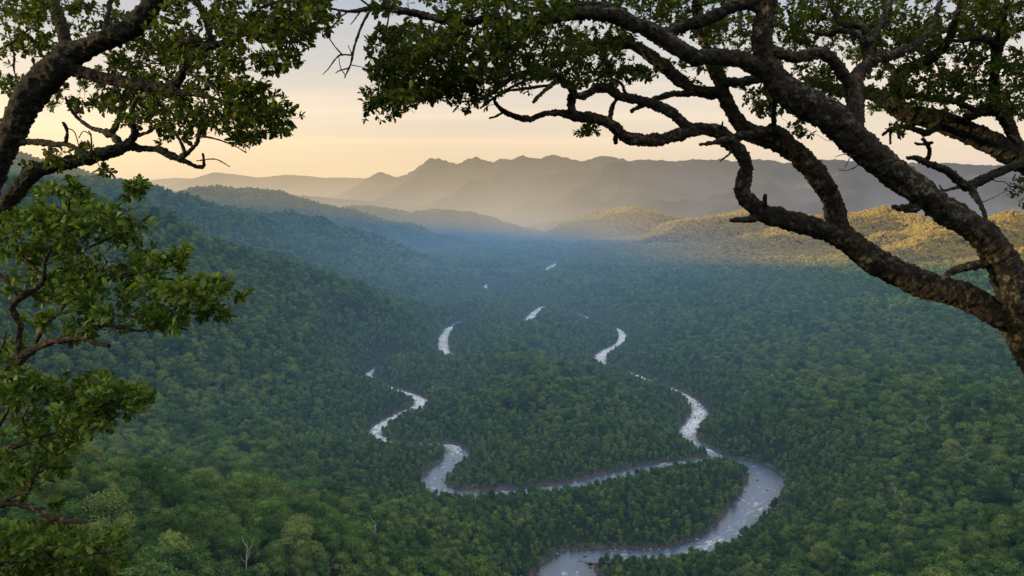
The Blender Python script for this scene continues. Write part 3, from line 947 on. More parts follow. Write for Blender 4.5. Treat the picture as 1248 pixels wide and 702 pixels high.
MAT_BARK_R = bark_mat('lichen_bark', (0.012, 0.008, 0.005), (0.052, 0.034, 0.018), (0.20, 0.118, 0.050), (0.26, 0.23, 0.15), 0.035)
MAT_BARK_L = bark_mat('mossy_bark', (0.009, 0.007, 0.005), (0.028, 0.020, 0.012), (0.085, 0.058, 0.028), (0.12, 0.11, 0.06), 0.03)  # moss-bark tones lowered in place of shade from unseen foliage
LEAF_D = [(0.15, (0.022, 0.042, 0.007)), (0.42, (0.046, 0.076, 0.010)), (0.68, (0.090, 0.120, 0.014)), (0.9, (0.18, 0.175, 0.022))]
LEAF_B = [(0.15, (0.030, 0.068, 0.012)), (0.4, (0.066, 0.130, 0.018)), (0.70, (0.140, 0.215, 0.030)), (0.92, (0.25, 0.29, 0.048)), (0.98, (0.30, 0.20, 0.04))]
MAT_LEAF_D = leaf_mat('evergreen_leaves', LEAF_D, 0.5)
MAT_LEAF_B = leaf_mat('fresh_leaves', LEAF_B, 0.32)


def cat3(P, n):
    P = np.asarray(P, float)
    if len(P) < 2: return P
    Q = np.vstack([2 * P[0] - P[1], P, 2 * P[-1] - P[-2]])
    out = []
    for i in range(1, len(Q) - 2):
        p0, p1, p2, p3 = Q[i - 1], Q[i], Q[i + 1], Q[i + 2]
        k = max(2, int(n * np.linalg.norm((p2 - p1)[:3])))
        for t in np.arange(k) / k:
            out.append(0.5 * ((2 * p1) + (-p0 + p2) * t + (2 * p0 - 5 * p1 + 4 * p2 - p3) * t * t + (-p0 + 3 * p1 - 3 * p2 + p3) * t ** 3))
    out.append(P[-1])
    return np.array(out)


def bark_tube(C, seed, sides, rough=0.16, closed=True):
    """C rows: x y z r, dense; knobbly tapered limb with closed ends"""
    P, r = C[:, :3], C[:, 3]
    n = len(P)
    T = np.gradient(P, axis=0); T /= np.linalg.norm(T, axis=1)[:, None] + 1e-9
    ref = np.array([0.12, 1.0, 0.07]) if abs(T[0, 1]) < 0.9 else np.array([1.0, 0.1, 0.2])
    u = np.cross(T[0], ref); u /= np.linalg.norm(u)
    U = np.zeros((n, 3)); W = np.zeros((n, 3))
    for i in range(n):
        u = u - T[i] * np.dot(u, T[i]); u /= np.linalg.norm(u) + 1e-9
        U[i] = u; W[i] = np.cross(T[i], u)
    s = np.concatenate([[0], np.cumsum(np.linalg.norm(np.diff(P, axis=0), axis=1))])
    a = np.arange(sides) / sides * 2 * PI
    ca, sa = np.cos(a)[None, :], np.sin(a)[None, :]
    S, Rr_ = s[:, None], r[:, None]
    B0 = P[:, None, :] + Rr_[:, :, None] * (ca[:, :, None] * U[:, None, :] + sa[:, :, None] * W[:, None, :])
    big = fbm3(B0 * 5.0 + seed, 11, 2) * 1.6
    rid = (1 - 2 * np.abs(fbm3(B0 * 11.0 + seed, 31, 2))) - 0.6
    kn = fbm3(B0 * 26.0, 61, 2) * 1.5
    fine = fbm3(B0 * 75.0, 71, 2) * 1.4
    rr = Rr_ * (1 + rough * (1.0 * big + 0.45 * rid + 0.6 * kn)) + np.minimum(0.011, Rr_ * 0.36) * (kn * 0.5 + fine * 1.0)
    V = P[:, None, :] + rr[:, :, None] * (ca[:, :, None] * U[:, None, :] + sa[:, :, None] * W[:, None, :])
    V = V.reshape(-1, 3)
    i0 = np.arange(n - 1)[:, None] * sides; j0 = np.arange(sides)[None, :]; j1 = (j0 + 1) % sides
    F = np.stack([i0 + j0, i0 + j1, i0 + sides + j1, i0 + sides + j0], -1).reshape(-1, 4)
    # broken end: a point pushed out, closed with thin quads
    e = len(V)
    V = np.vstack([V, P[-1] + T[-1] * r[-1] * 0.7, P[0] - T[0] * r[0] * 0.3])
    b = (n - 1) * sides
    k = np.arange(0, sides, 2)
    F2 = np.stack([b + k, b + (k + 1) % sides, b + (k + 2) % sides, np.full(len(k), e)], 1)
    F3 = np.stack([(k + 2) % sides, (k + 1) % sides, k, np.full(len(k), e + 1)], 1)
    gr = np.stack([(Rr_ * ca + 0 * S), (Rr_ * sa + 0 * S), 0.62 * S + seed * 1.7 + 0 * ca], -1).reshape(-1, 3)
    gr = np.vstack([gr, [0, 0, 0.62 * s[-1] + seed * 1.7], [0, 0, seed * 1.7]])
    return V, np.concatenate([F, F2, F3]), gr


def grain(o, g):
    o.data.attributes.new('grain', 'FLOAT_VECTOR', 'POINT').data.foreach_set('vector', np.asarray(g, dtype=np.float32).ravel())
    return o


class LedgeTree:
    def __init__(self, name, label, Y, bark, leafm, seed, leaf_len, group=None):
        self.Y, self.bark, self.leafm, self.seed, self.leaf_len = Y, bark, leafm, seed, leaf_len
        self.rng = np.random.default_rng(seed)
        self.limbs = []
        self.nodes = []
        self.tw_v, self.tw_f, self.tw_n = [], [], 0
        self.root = bpy.data.objects.new(name, None); COL.objects.link(self.root)
        tag(self.root, label, 'tree', group)
        self.count = 0
        self.more = 1.0
        self.slim = 0.87

    def place_root(self, p):
        self.base = np.array(p, float)
        self.root.location = p
        self.root.empty_display_size = 0.3

    def limb(self, pts, d1=0.0, parent=None, d0=None, part='branch', extra=None, rough=0.13, dens=105):
        """pts: (px, py, r px). depth runs from the parent's depth to Y + d1"""
        pts = np.array(pts, float)
        if d0 is None:
            d0 = 0.0
            if parent is not None:
                q = self.limbs[parent]['px']
                d0 = q[np.argmin(np.hypot(q[:, 0] - pts[0, 0], q[:, 1] - pts[0, 1])), 2]
        l = np.concatenate([[0], np.cumsum(np.hypot(np.diff(pts[:, 0]), np.diff(pts[:, 1])))]); l /= l[-1] + 1e-9
        dd = d0 + (d1 - d0) * l
        W = []
        for (a, b, r), d in zip(pts, dd):
            Yd = self.Y + d
            W.append(at(a, b, Yd) + (r * Yd / FPX * self.slim,))
        if extra is not None:
            W = [tuple(e) for e in extra] + W
        C = cat3(W, dens)
        C[:, 3] = np.maximum(C[:, 3], 0.0015)
        if parent is not None:          # sink the first rings into the parent
            C[0, 3] *= 1.12
        self.limbs.append({'px': np.column_stack([pts[:, 0], pts[:, 1], dd]), 'C': C})
        rmax = pts[:, 2].max()
        self.count += 1
        st = max(1, int(len(C) / 1))
        for c in C[:: max(1, len(C) // max(2, int(len(C) / 3)))]:
            self.nodes.append((c[0], c[1], c[2], c[3]))
        if rmax >= 2.6:
            sides = 32 if rmax > 14 else 22 if rmax > 7 else 14 if rmax > 4 else 10
            V, F, G = bark_tube(C, self.seed + self.count, sides, rough)
            grain(mesh_from(part, V - self.base, F, self.bark, self.root), G)
        else:
            V, F, G = bark_tube(C, self.seed + self.count, 6, 0.1)
            self._tw(V, F)
        return len(self.limbs) - 1

    def _tw(self, V, F):
        self.tw_v.append(V); self.tw_f.append(F + self.tw_n); self.tw_n += len(V)

    def foliage(self, zones, leaf_px=None):
        """zones: (cx, cy, rx, ry, clusters, depth0, depth1) in photo pixels about the tree's distance"""
        rng = self.rng
        tips = []
        for cx, cy, rx, ry, cnt, da, db in zones:
            k = int(cnt * self.more)
            nc = max(1, int(k / 6))                      # sprays gather in clumps with gaps between
            a = rng.uniform(0, 2 * PI, nc); q = np.sqrt(rng.uniform(0, 1, nc))
            ccx, ccy, ccd = cx + rx * q * np.cos(a), cy + ry * q * np.sin(a), rng.uniform(da, db, nc)
            for i_ in range(k):
                w_ = int(rng.integers(0, nc))
                s_ = min(9.0, 0.30 * min(rx, ry) + 2.0)
                tips.append(at(ccx[w_] + rng.normal() * s_ * 1.25, ccy[w_] + rng.normal() * s_ * 0.62, self.Y + ccd[w_] + rng.normal() * 0.09))
        tips = np.array(tips)
        nodes = np.array(self.nodes)
        cap = len(nodes) + len(tips) * 7 + 10
        buf = np.zeros((cap, 4)); buf[:len(nodes)] = nodes; nn = len(nodes)
        d = np.array([np.min(np.sum((buf[:nn, :3] - t) ** 2, 1)) for t in tips])
        Lpos, Ldir, Lsz = [], [], []
        for ti in np.argsort(d):
            t = tips[ti]
            dd = np.sum((buf[:nn, :3] - t) ** 2, 1) * (1 + 6 * np.maximum(buf[:nn, 3] - 0.05, 0) / 0.05)
            j = int(np.argmin(dd)); s = buf[j, :3]; pr = buf[j, 3]
            ln = np.linalg.norm(t - s)
            if ln < 0.02: continue
            k = max(3, min(7, int(ln / 0.07) + 2))
            u = np.linspace(0, 1, k)[:, None]
            path = s + (t - s) * u
            side = rng.normal(size=3) * 0.10 * ln
            path += side * (u * (1 - u)) * 4 * 0.6 + rng.normal(size=(k, 3)) * 0.035 * ln * (u * (1 - u) * 4)
            path[:, 2] += (-0.05 * ln * (u[:, 0] * (1 - u[:, 0])) * 4)
            r0 = min(pr * 0.75, 0.0028 + 0.011 * ln); r1 = 0.0016
            rr = r0 + (r1 - r0) * u[:, 0] ** 0.8
            C = np.column_stack([path, rr])
            V, F = tube(path, rr, 5)
            self._tw(V, F)
            for c in C[1:]:
                buf[nn] = c; nn += 1
            # leaves: rosette at the tip and a few along the last part of the twig
            dirn = path[-1] - path[-2]; dirn /= np.linalg.norm(dirn) + 1e-9
            if rng.uniform() < 0.12: continue            # bare twig
            nl = rng.integers(4, 9)
            a0 = rng.uniform(0, 2 * PI)
            ax = np.cross(dirn, [0.2, 0.3, 1.0]); ax /= np.linalg.norm(ax); ay = np.cross(dirn, ax)
            for q in range(nl + 3):
                if q < nl:
                    pos = path[-1] - dirn * rng.uniform(0, 0.025); spread = rng.uniform(0.35, 1.25)
                else:
                    w = rng.uniform(0.45, 0.97); i = min(k - 2, int(w * (k - 1)))
                    pos = path[i] + (path[i + 1] - path[i]) * (w * (k - 1) - i); spread = rng.uniform(0.8, 1.5)
                an = a0 + q * 2.39996
                rd_ = ax * math.cos(an) + ay * math.sin(an)
                ld = dirn * math.cos(spread) + rd_ * math.sin(spread); ld[2] += 0.18
                Lpos.append(pos); Ldir.append(ld / np.linalg.norm(ld)); Lsz.append(self.leaf_len * rng.uniform(0.5, 1.4))
        Lpos, Ldir, Lsz = np.array(Lpos), np.array(Ldir), np.array(Lsz)
        m = len(Lpos)
        up = np.array([0, 0, 1.0]) + rng.normal(size=(m, 3)) * 0.55
        bi = np.cross(Ldir, up); bi /= np.linalg.norm(bi, axis=1)[:, None] + 1e-9
        nr_ = np.cross(bi, Ldir)
        # leaf outline: rib points and two sides, broadest past the middle
        T = np.array([(0, 0, 0), (0.52, 0, -0.02), (1.0, 0, -0.12), (0.14, 0.055, 0.02), (0.64, 0.27, 0.07), (0.93, 0.13, -0.04), (0.14, -0.055, 0.02), (0.64, -0.27, 0.07), (0.93, -0.13, -0.04)])
        wv = rng.uniform(0.8, 1.2, m)[:, None, None]; cv = rng.uniform(-0.6, 1.8, m)[:, None, None]
        V = Lpos[:, None, :] + Lsz[:, None, None] * (T[None, :, 0:1] * Ldir[:, None, :] + T[None, :, 1:2] * wv * bi[:, None, :] + T[None, :, 2:3] * cv * nr_[:, None, :])
        Q = np.array([(0, 3, 4, 1), (1, 4, 5, 2), (0, 1, 7, 6), (1, 2, 8, 7)])
        F = (np.arange(m)[:, None, None] * 9 + Q[None]).reshape(-1, 4)
        mesh_from('crown', V.reshape(-1, 3) - self.base, F, self.leafm, self.root)
        print(self.root.name, 'tips', len(tips), 'leaves', m)

    def finish(self):
        if self.tw_v:
            V = np.concatenate(self.tw_v) - self.base
            tag(grain(mesh_from('twigs', V, np.concatenate(self.tw_f), self.bark, self.root), V), kind='stuff')


def foot(x, y):
    return float(heights(np.array([x]), np.array([y]))[0])


# ---- the big leaning tree on the right
t = LedgeTree('lookout_tree', 'large leaning lichen-crusted tree whose forked trunk leaves the lower right edge', 7.0, MAT_BARK_R, MAT_LEAF_D, 500, 0.047)
t.more = 2.7
bx_, by_ = at(1412, 700, 7.1)[0], 7.15
bz_ = foot(bx_, by_)
t.place_root((bx_, by_, bz_))
trunk = t.limb([(1400, 640, 46), (1362, 548, 44), (1322, 484, 43), (1288, 440, 41), (1262, 404, 36), (1245, 374, 29), (1234, 350, 25), (1223, 322, 21), (1201, 289, 19.5), (1163, 263, 19), (1134, 244, 19), (1104, 222, 19.5), (1077, 201, 20), (1046, 174, 20.5),
                (1020, 150, 21.5), (995, 134, 20.5), (973, 121, 19.5), (954, 106, 19), (939, 87, 16.5), (931, 70, 13.5), (927, 48, 12.5), (932, 20, 12.5), (936, -4, 12), (940, -40, 10), (936, -90, 8), (944, -150, 5)], d1=-0.5, d0=0.0, part='trunk',
               extra=[(bx_ + 0.02, by_ + 0.02, bz_ - 0.4, 0.46), (bx_, by_, bz_ + 0.25, 0.40), (bx_ - 0.02, by_, bz_ + 1.0, 0.34)], rough=0.13)
L1 = t.limb([(1262, 404, 22), (1240, 390, 22), (1213, 378, 20), (1175, 362, 18.5), (1119, 344, 18.5), (1067, 318, 18.5), (1042, 301, 17.5), (1023, 280, 16), (1018, 255, 14), (1011, 234, 13), (994, 212, 13), (975, 191, 14), (955, 175, 14.5), (932, 167, 13.5), (911, 160, 11), (898, 145, 10),
              (888, 128, 9.5), (882, 114, 9), (877, 96, 9), (870, 82, 8), (862, 60, 6.5), (850, 30, 5), (846, 0, 4)], d1=0.5, parent=trunk)
L1a = t.limb([(1035, 297, 14), (1001, 280, 13.5), (964, 270, 13), (935, 262, 12.5), (917, 250, 11.5), (906, 235, 10.5), (907, 216, 10), (909, 200, 9), (900, 183, 9.5), (888, 172, 10), (876, 161, 9), (859, 157, 8), (843, 158, 8.5), (826, 165, 8.3), (795, 171, 8), (764, 168, 8),
               (749, 155, 7), (728, 145, 7), (703, 142, 6.5), (685, 138, 4.4), (664, 139, 4), (644, 145, 4), (626, 141.5, 3.5), (613, 135, 3), (603, 124, 2), (605, 118, 1.4)], d1=-0.6, parent=L1)
L1u = t.limb([(700, 141, 6), (696, 132, 5.5), (696, 122, 5.5), (699, 111, 6), (687, 98, 6), (669, 90, 5.5), (646, 88, 5), (626, 94, 3.6), (602, 111, 3), (583, 121, 2), (563, 124, 1.4)], d1=-0.9, parent=L1a)
L1r = t.limb([(845, 157, 7), (834, 151, 7), (822, 141, 7.5), (805, 131, 7.2), (779, 122, 6.7), (755, 117, 6.2), (741, 108, 6.5), (728, 107, 6), (715, 115, 5.2), (703, 117, 5), (697, 113, 4)], d1=-0.55, parent=L1a)
L2l = t.limb([(940, 92, 13), (915, 78, 12), (896, 71, 12), (867, 69, 11), (848, 70, 11), (829, 60, 11), (810, 47, 11), (792, 37, 11), (773, 29, 10), (754, 21, 9.5), (725, 16, 8.4), (696, 18, 8), (667, 23, 8), (638, 33, 7), (619, 41, 6), (602, 50, 5), (583, 61, 4), (573, 69, 3), (556, 84, 2), (540, 92, 1.3)], d1=-1.0, parent=trunk)
B2 = t.limb([(630, 35, 5.5), (621, 33, 5.5), (610, 25, 5.5), (592, 23, 5.5), (573, 28, 6), (554, 27, 6), (525, 21, 5.5), (496, 14, 5), (467, 10, 4.5), (448, 11, 3.5), (429, 14, 2.2), (411, 12, 1.6), (396, 8, 1)], d1=-1.3, parent=L2l)
B1 = t.limb([(931, 12, 9), (915, 4, 9), (892, 8, 8.5), (867, 21, 8.2), (838, 31, 8), (812, 40, 7)], d1=-0.4, parent=trunk)
M1 = t.limb([(884, 114, 8), (873, 113, 8), (850, 111, 8), (836, 104, 8), (820, 90, 8.6), (802, 75, 8.8), (783, 61, 8), (767, 55, 6.5), (744, 58, 5.2), (715, 62, 4.2), (696, 64, 3.6), (667, 67, 2.8), (629, 67, 2), (606, 72, 1.4)], d1=0.5, parent=L1)
M2 = t.limb([(850, 112, 5), (838, 114.5, 4.5), (818, 115, 4.2), (795, 122, 4), (779, 130, 3), (769, 136, 2.4)], d1=0.1, parent=M1)
M3 = t.limb([(770, 54, 5), (765, 46, 5), (735, 51, 5), (715, 54, 4), (700, 46, 3.6), (690, 34, 3)], d1=0.3, parent=M1)
M4 = t.limb([(758, 20, 5), (740, 8, 4.5), (720, 5, 4.2), (692, 9.5, 4), (667, 12, 3), (638, 10, 2.5), (622, 10, 1.6)], d1=-0.4, parent=L2l)
LK = t.limb([(940, 99, 7), (925, 96, 6.5), (906, 100, 6), (888, 100, 6)], d1=0.35, parent=trunk)
ST = t.limb([(958, 166, 7), (944, 158, 7), (930, 161, 7), (917, 164, 6), (898, 167, 5.3), (884, 171, 5), (869, 174, 3.6), (853, 176.5, 2)], d1=-0.5, parent=L1)
t.limb([(944, 160, 4), (943, 139, 3.4), (945, 122, 4), (952, 108, 5)], d1=-0.2, parent=ST)
t.limb([(612, 27, 3), (606, 15, 3), (608, 0, 3), (610, -20, 2)], d1=-0.9, parent=B2)
t.limb([(1046, 170, 12), (1043, 148, 12), (1042, 128, 11), (1041, 108, 10.5), (1046, 88, 9), (1066, 73, 7), (1089, 67, 6), (1116, 54, 5), (1133, 38, 4), (1142, 16, 3), (1150, -10, 2)], d1=0.5, parent=trunk)
UP = len(t.limbs) - 1
t.limb([(1040, 108, 8.5), (1028, 92, 8.5), (1018, 77, 8.2), (1007, 67, 8.2), (992, 65, 8), (973, 70, 7), (954, 67, 6), (942, 62, 6)], d1=-0.4, parent=UP)
t.limb([(1060, 76, 6), (1056, 63, 5.5), (1050, 45, 5), (1027, 37, 4), (1008, 42, 3), (985, 38, 2)], d1=0.7, parent=UP)
t.limb([(1052, 50, 4.5), (1062, 48, 4.5), (1071, 35, 4), (1081, 13, 4), (1086, -8, 3)], d1=0.6, parent=UP)
t.limb([(1056, 40, 4.4), (1050, 32, 4.2), (1027, 29, 4), (1016, 12, 3.6), (1006, -6, 3)], d1=0.2, parent=UP)
# snags, stubs and dead twigs
t.limb([(925, 262, 8), (915, 267, 5), (903, 268, 4), (891, 268.5, 2.6)], d1=-0.35, parent=L1a)
t.limb([(934, 256, 3), (932, 246, 2.8), (932.5, 238, 2.6)], d1=-0.3, parent=L1a)
t.limb([(1120, 246, 9), (1112, 253, 6.5), (1101, 254, 5), (1088, 252, 3.2)], d1=-0.35, parent=trunk)
t.limb([(1214, 312, 9), (1204, 320, 6.5), (1180, 325, 5.4), (1160, 331, 5), (1150, 340, 3.6)], d1=-0.3, parent=trunk)
t.limb([(752, 164, 4), (750, 170, 3.5), (751, 175, 2.6)], d1=-0.3, parent=L1a)
t.limb([(743, 147, 3.4), (746, 131, 3), (752, 120, 2.4)], d1=-0.3, parent=L1a)
t.limb([(762, 119, 2.6), (758, 103, 2.1), (744, 95, 1.7), (728, 90, 1.3), (723, 83, 1)], d1=-0.5, parent=L1r)
t.limb([(681, 97, 3.6), (669, 106, 3), (656, 118, 2.6), (650, 125, 2)], d1=-0.9, parent=L1u)
t.limb([(675, 103, 2.2), (640, 108, 2), (610, 112, 1.6), (590, 118, 1)], d1=-0.9, parent=L1u)
t.limb([(655, 92, 2.6), (628, 104, 2.2), (604, 118, 1.8), (585, 132, 1.2)], d1=-1.0, parent=L1u)
t.limb([(612, 138, 1.8), (604, 142, 1.5), (596, 144, 1)], d1=-0.6, parent=L1a)
t.limb([(725, 148, 2), (722, 157, 1.6), (718, 163, 1)], d1=-0.6, parent=L1a)
t.limb([(950, 178, 2), (974, 187, 1.8), (979, 178, 1.4)], d1=0.1, parent=L1)
t.limb([(886, 177, 2), (890, 186, 1.8), (878, 196, 1.2)], d1=-0.6, parent=L1a)
t.limb([(876, 158, 2.4), (880, 152, 1.6), (881, 148, 1)], d1=-0.4, parent=L1a)
dh = t.limb([(452, 11, 2.2), (444, 25, 1.8), (438, 38, 1.6), (431, 60, 1.5), (428, 76, 1.2), (420, 95, 0.8)], d1=-1.35, parent=B2)
t.limb([(428, 67, 1.1), (413, 68, 1), (400, 84, 0.7), (393, 91, 0.5)], d1=-1.4, parent=dh)
t.limb([(418, 68, 0.9), (407, 55, 0.9), (399, 42, 0.8), (395, 30, 0.7)], d1=-1.4, parent=dh)
t.limb([(425, 83, 0.9), (414, 86, 0.8), (409, 89, 0.5)], d1=-1.3, parent=dh)
t.limb([(429, 66, 0.7), (424, 55, 0.5)], d1=-1.3, parent=dh)
t.limb([(421, 92, 0.7), (415, 82, 0.7), (413, 70, 0.6)], d1=-1.3, parent=dh)
t.limb([(475, 11, 1.3), (472, 30, 1.1), (468, 42, 0.9), (462, 53, 0.6)], d1=-1.3, parent=B2)
t.limb([(471, 38, 0.9), (480, 40, 0.8), (490, 37, 0.5)], d1=-1.3, parent=B2)
t.limb([(468, 40, 0.8), (463, 34, 0.5)], d1=-1.3, parent=B2)
t.limb([(440, 13, 1.2), (432, 24, 0.9), (427, 30, 0.5)], d1=-1.3, parent=B2)
t.limb([(424, 14, 1.2), (414, 22, 1), (404, 34, 0.7)], d1=-1.3, parent=B2)
t.limb([(452, 9, 1.6), (438, -2, 1.2), (426, -12, 0.8)], d1=-1.3, parent=B2)
dt = t.limb([(1058, 190, 1.1), (1049, 198, 0.9), (1040, 205, 0.8), (1030, 208, 0.6), (1022, 206, 0.4)], d1=-0.5, parent=trunk)
dt2 = t.limb([(1052, 183, 1.0), (1045, 189, 0.9), (1037, 191, 0.8), (1032, 200, 0.6), (1029, 206, 0.4)], d1=-0.5, parent=trunk)
t.limb([(1037, 191, 0.7), (1030, 188, 0.6), (1018, 191, 0.4)], d1=-0.5, parent=dt2)
t.limb([(1034, 189, 0.6), (1030, 180, 0.5), (1024, 174, 0.4)], d1=-0.5, parent=dt2)
t.foliage([(520, 80, 62, 46, 150, -1.6, -0.5), (485, 112, 32, 26, 50, -1.5, -0.6), (500, 60, 40, 34, 60, -1.5, -0.6), (462, 124, 12, 10, 10, -1.3, -0.8), (590, 66, 66, 42, 130, -1.6, -0.2), (560, 104, 46, 24, 44, -1.4, -0.4), (650, 58, 58, 40, 90, -1.4, 0.2),
           (565, 8, 60, 18, 34, -1.5, -0.5), (480, 0, 50, 12, 16, -1.5, -0.9), (640, 5, 70, 26, 70, -1.4, 0.0), (710, 36, 62, 34, 74, -0.6, 0.8), (690, 84, 44, 18, 34, -1.0, 0.5), (745, 76, 30, 18, 20, -0.8, 0.3), (770, 4, 60, 22, 60, -0.5, 0.8),
           (840, 10, 60, 26, 64, -0.3, 1.2), (880, 42, 50, 26, 56, -0.2, 1.2), (955, 36, 44, 40, 90, 0.0, 1.5), (1020, 26, 66, 40, 110, 0.2, 1.6), (992, 98, 32, 22, 46, 0.0, 0.9), (923, 124, 18, 24, 26, 0.0, 0.7), (785, 92, 14, 8, 9, -0.2, 0.4),
           (974, 158, 15, 8, 10, -0.3, 0.3), (720, 160, 14, 6, 7, -0.7, -0.4), (748, 92, 20, 10, 9, -0.7, -0.3), (800, 82, 40, 8, 12, -0.3, 0.5), (1060, 100, 40, 20, 26, 0.1, 0.9), (860, 90, 24, 14, 12, 0.2, 0.8), (690, -40, 340, 26, 200, -1.4, 0.6)])
t.finish()

# ---- the second tree, its limb coming in from the right edge
t = LedgeTree('lookout_tree', 'mossy tree behind, its thick dark limb coming in from the right edge high up', 8.2, MAT_BARK_L, MAT_LEAF_D, 700, 0.047)
t.more = 3.2
bx_, by_ = at(1420, 600, 8.3)[0], 8.3
bz_ = foot(bx_, by_)
t.place_root((bx_, by_, bz_))
trunk = t.limb([(1408, 520, 36), (1382, 400, 30), (1340, 290, 24), (1290, 224, 19), (1246, 196, 16), (1219, 181, 15), (1181, 161, 14.5), (1143, 146, 14), (1114, 140, 14), (1092, 131, 13), (1072, 117, 10), (1052, 113, 8.5), (1030, 112, 7), (1005, 104, 5), (980, 96, 3)], d1=0.5, d0=0.0, part='trunk',
               extra=[(bx_ + 0.03, by_, bz_ - 0.4, 0.5), (bx_, by_, bz_ + 0.3, 0.42), (bx_ - 0.02, by_, bz_ + 1.2, 0.36)], rough=0.15)
a = t.limb([(1096, 132, 10), (1091, 110, 9.5), (1094, 92, 8.5), (1108, 83, 7.5), (1127, 75, 7), (1146, 62, 6), (1158, 46, 5), (1162, 29, 4.2), (1170, 6, 3.5), (1174, -20, 2.5)], d1=-0.4, parent=trunk)
t.limb([(1093, 94, 5.5), (1088, 85, 5.2), (1079, 77, 5), (1066, 62, 4), (1062, 40, 3)], d1=0.8, parent=a)
t.limb([(1099, 97, 5), (1108, 113, 4.6), (1123, 119, 4.4), (1162, 123, 4.2), (1181, 131, 4), (1196, 138, 3)], d1=-0.2, parent=a)
b = t.limb([(1244, 188, 9), (1236, 168, 8.5), (1227, 148, 8.2), (1217, 136, 8), (1203, 133, 8), (1188, 138, 7.5), (1177, 144, 7)], d1=0.2, parent=trunk)
c = t.limb([(1214, 136, 7.5), (1212, 116, 6.8), (1212, 96, 6.3), (1214, 73, 6.3), (1217, 54, 6.8), (1231, 40, 4.6), (1250, 33, 4), (1275, 20, 3)], d1=-0.3, parent=b)
t.limb([(1217, 56, 5), (1206, 49, 4.2), (1190, 46, 3.6), (1172, 50, 2.6), (1150, 48, 1.8)], d1=-0.6, parent=c)
t.limb([(1216, 56, 5), (1222, 30, 4), (1226, 8, 3.4), (1232, -20, 2.5)], d1=-0.6, parent=c)
t.limb([(1213, 84, 3), (1232, 78, 2.8), (1252, 80, 2.2)], d1=-0.5, parent=c)
d = t.limb([(1262, 205, 8), (1246, 201, 5.5), (1229, 205, 5.6), (1210, 213, 6), (1191, 222, 6.3), (1178, 228, 6.3), (1167, 220, 5.4), (1155, 209, 5.2), (1133, 200, 4.3), (1117, 193, 3.8), (1106, 192.5, 3)], d1=-0.8, parent=trunk)
e = t.limb([(1129, 198, 3.2), (1133, 183, 2.8), (1128, 174, 3.2), (1124, 169, 2.4)], d1=-0.8, parent=d)
t.limb([(1128, 175, 2.6), (1120, 176, 2), (1115, 174, 1.2)], d1=-0.8, parent=e)
t.limb([(1129, 175, 2.4), (1137, 174, 2)], d1=-0.8, parent=e)
t.limb([(1183, 229, 4.6), (1187, 236, 4), (1193, 246, 3.6), (1199, 258, 3.2), (1201, 266, 2.4)], d1=-0.8, parent=d)
t.limb([(1172, 227, 2.8), (1160, 230, 2), (1150, 232, 1.6), (1145, 226, 1)], d1=-0.8, parent=d)
f = t.limb([(1146, 150, 6), (1138, 157, 5), (1128, 162, 4.4), (1114, 157, 3.4), (1098, 154, 3.4), (1086, 157, 2.8), (1076, 164, 2)], d1=-0.6, parent=trunk)
t.limb([(1086, 158, 2), (1085, 166, 1.7), (1085, 175, 1.5)], d1=-0.6, parent=f)
t.foliage([(1090, 38, 60, 40, 90, -0.2, 1.3), (1160, 34, 80, 44, 170, -0.4, 1.3), (1222, 24, 50, 30, 70, -1.0, 0.6), (1136, 100, 50, 26, 62, -0.6, 0.8), (1190, 98, 50, 30, 66, -0.6, 0.8), (1232, 108, 30, 30, 44, -0.8, 0.6), (1190, 138, 60, 12, 24, -0.3, 0.6),
           (1074, 128, 24, 8, 10, -0.3, 0.6), (1250, 232, 10, 14, 12, -0.8, -0.4), (1100, 160, 14, 6, 4, -0.6, -0.4), (1250, 70, 14, 14, 10, -0.6, 0.3), (1170, -40, 120, 26, 110, -1.0, 0.8), (1040, 50, 40, 30, 40, 0.2, 1.2)])
t.finish()

# ---- the tree on the left, trunk leaning in at the upper left
t = LedgeTree('lookout_tree', 'dark mossy tree at the upper left, two limbs rising from the left edge', 6.2, MAT_BARK_L, MAT_LEAF_D, 900, 0.046)
t.more = 2.2
t.slim = 0.80
bx_, by_ = at(-190, 500, 6.1)[0], 6.1
bz_ = foot(bx_, by_)
t.place_root((bx_, by_, bz_))
trunk = t.limb([(-170, 560, 34), (-120, 420, 30), (-70, 320, 26), (-34, 255, 22), (-12, 215, 20), (2, 186, 19.5), (14, 160, 20), (30, 128, 21), (45, 106, 21.5), (62, 87, 21), (84, 68, 19), (104, 58, 16), (123, 50, 15), (145, 42, 14.5), (163, 32, 14.5), (178, 16, 14), (188, -4, 13), (204, -50, 11), (232, -110, 8), (250, -170, 5)], d1=-0.3, d0=0.0,
               part='trunk', extra=[(bx_, by_, bz_ - 0.4, 0.4), (bx_, by_, bz_ + 0.2, 0.33), (bx_ + 0.02, by_, bz_ + 0.8, 0.27)], rough=0.15)
lo = t.limb([(-110, 400, 20), (-60, 330, 17), (-26, 288, 15), (0, 256, 14), (13, 242, 13), (28, 223, 12.5), (42, 210, 11), (63, 203, 9.5), (87, 197, 9.3), (115, 191, 9.3), (142, 183, 8.4), (157, 178, 6.3), (173, 181, 5), (192, 182, 5), (210, 190, 5), (225, 196, 4), (240, 203, 3.2), (248, 202, 2.8), (248, 194, 2), (247, 187, 1.5)], d1=-0.4, parent=trunk)
ub = t.limb([(83, 70, 9), (80, 54, 8), (77, 38, 7.6), (71, 20, 8), (63, 0, 7.4), (54, -30, 6), (50, -70, 4)], d1=0.4, parent=trunk)
t.limb([(126, 46, 4.6), (129, 30, 3.8), (132, 14, 3.6), (136, -6, 3), (140, -30, 2)], d1=0.1, parent=trunk)
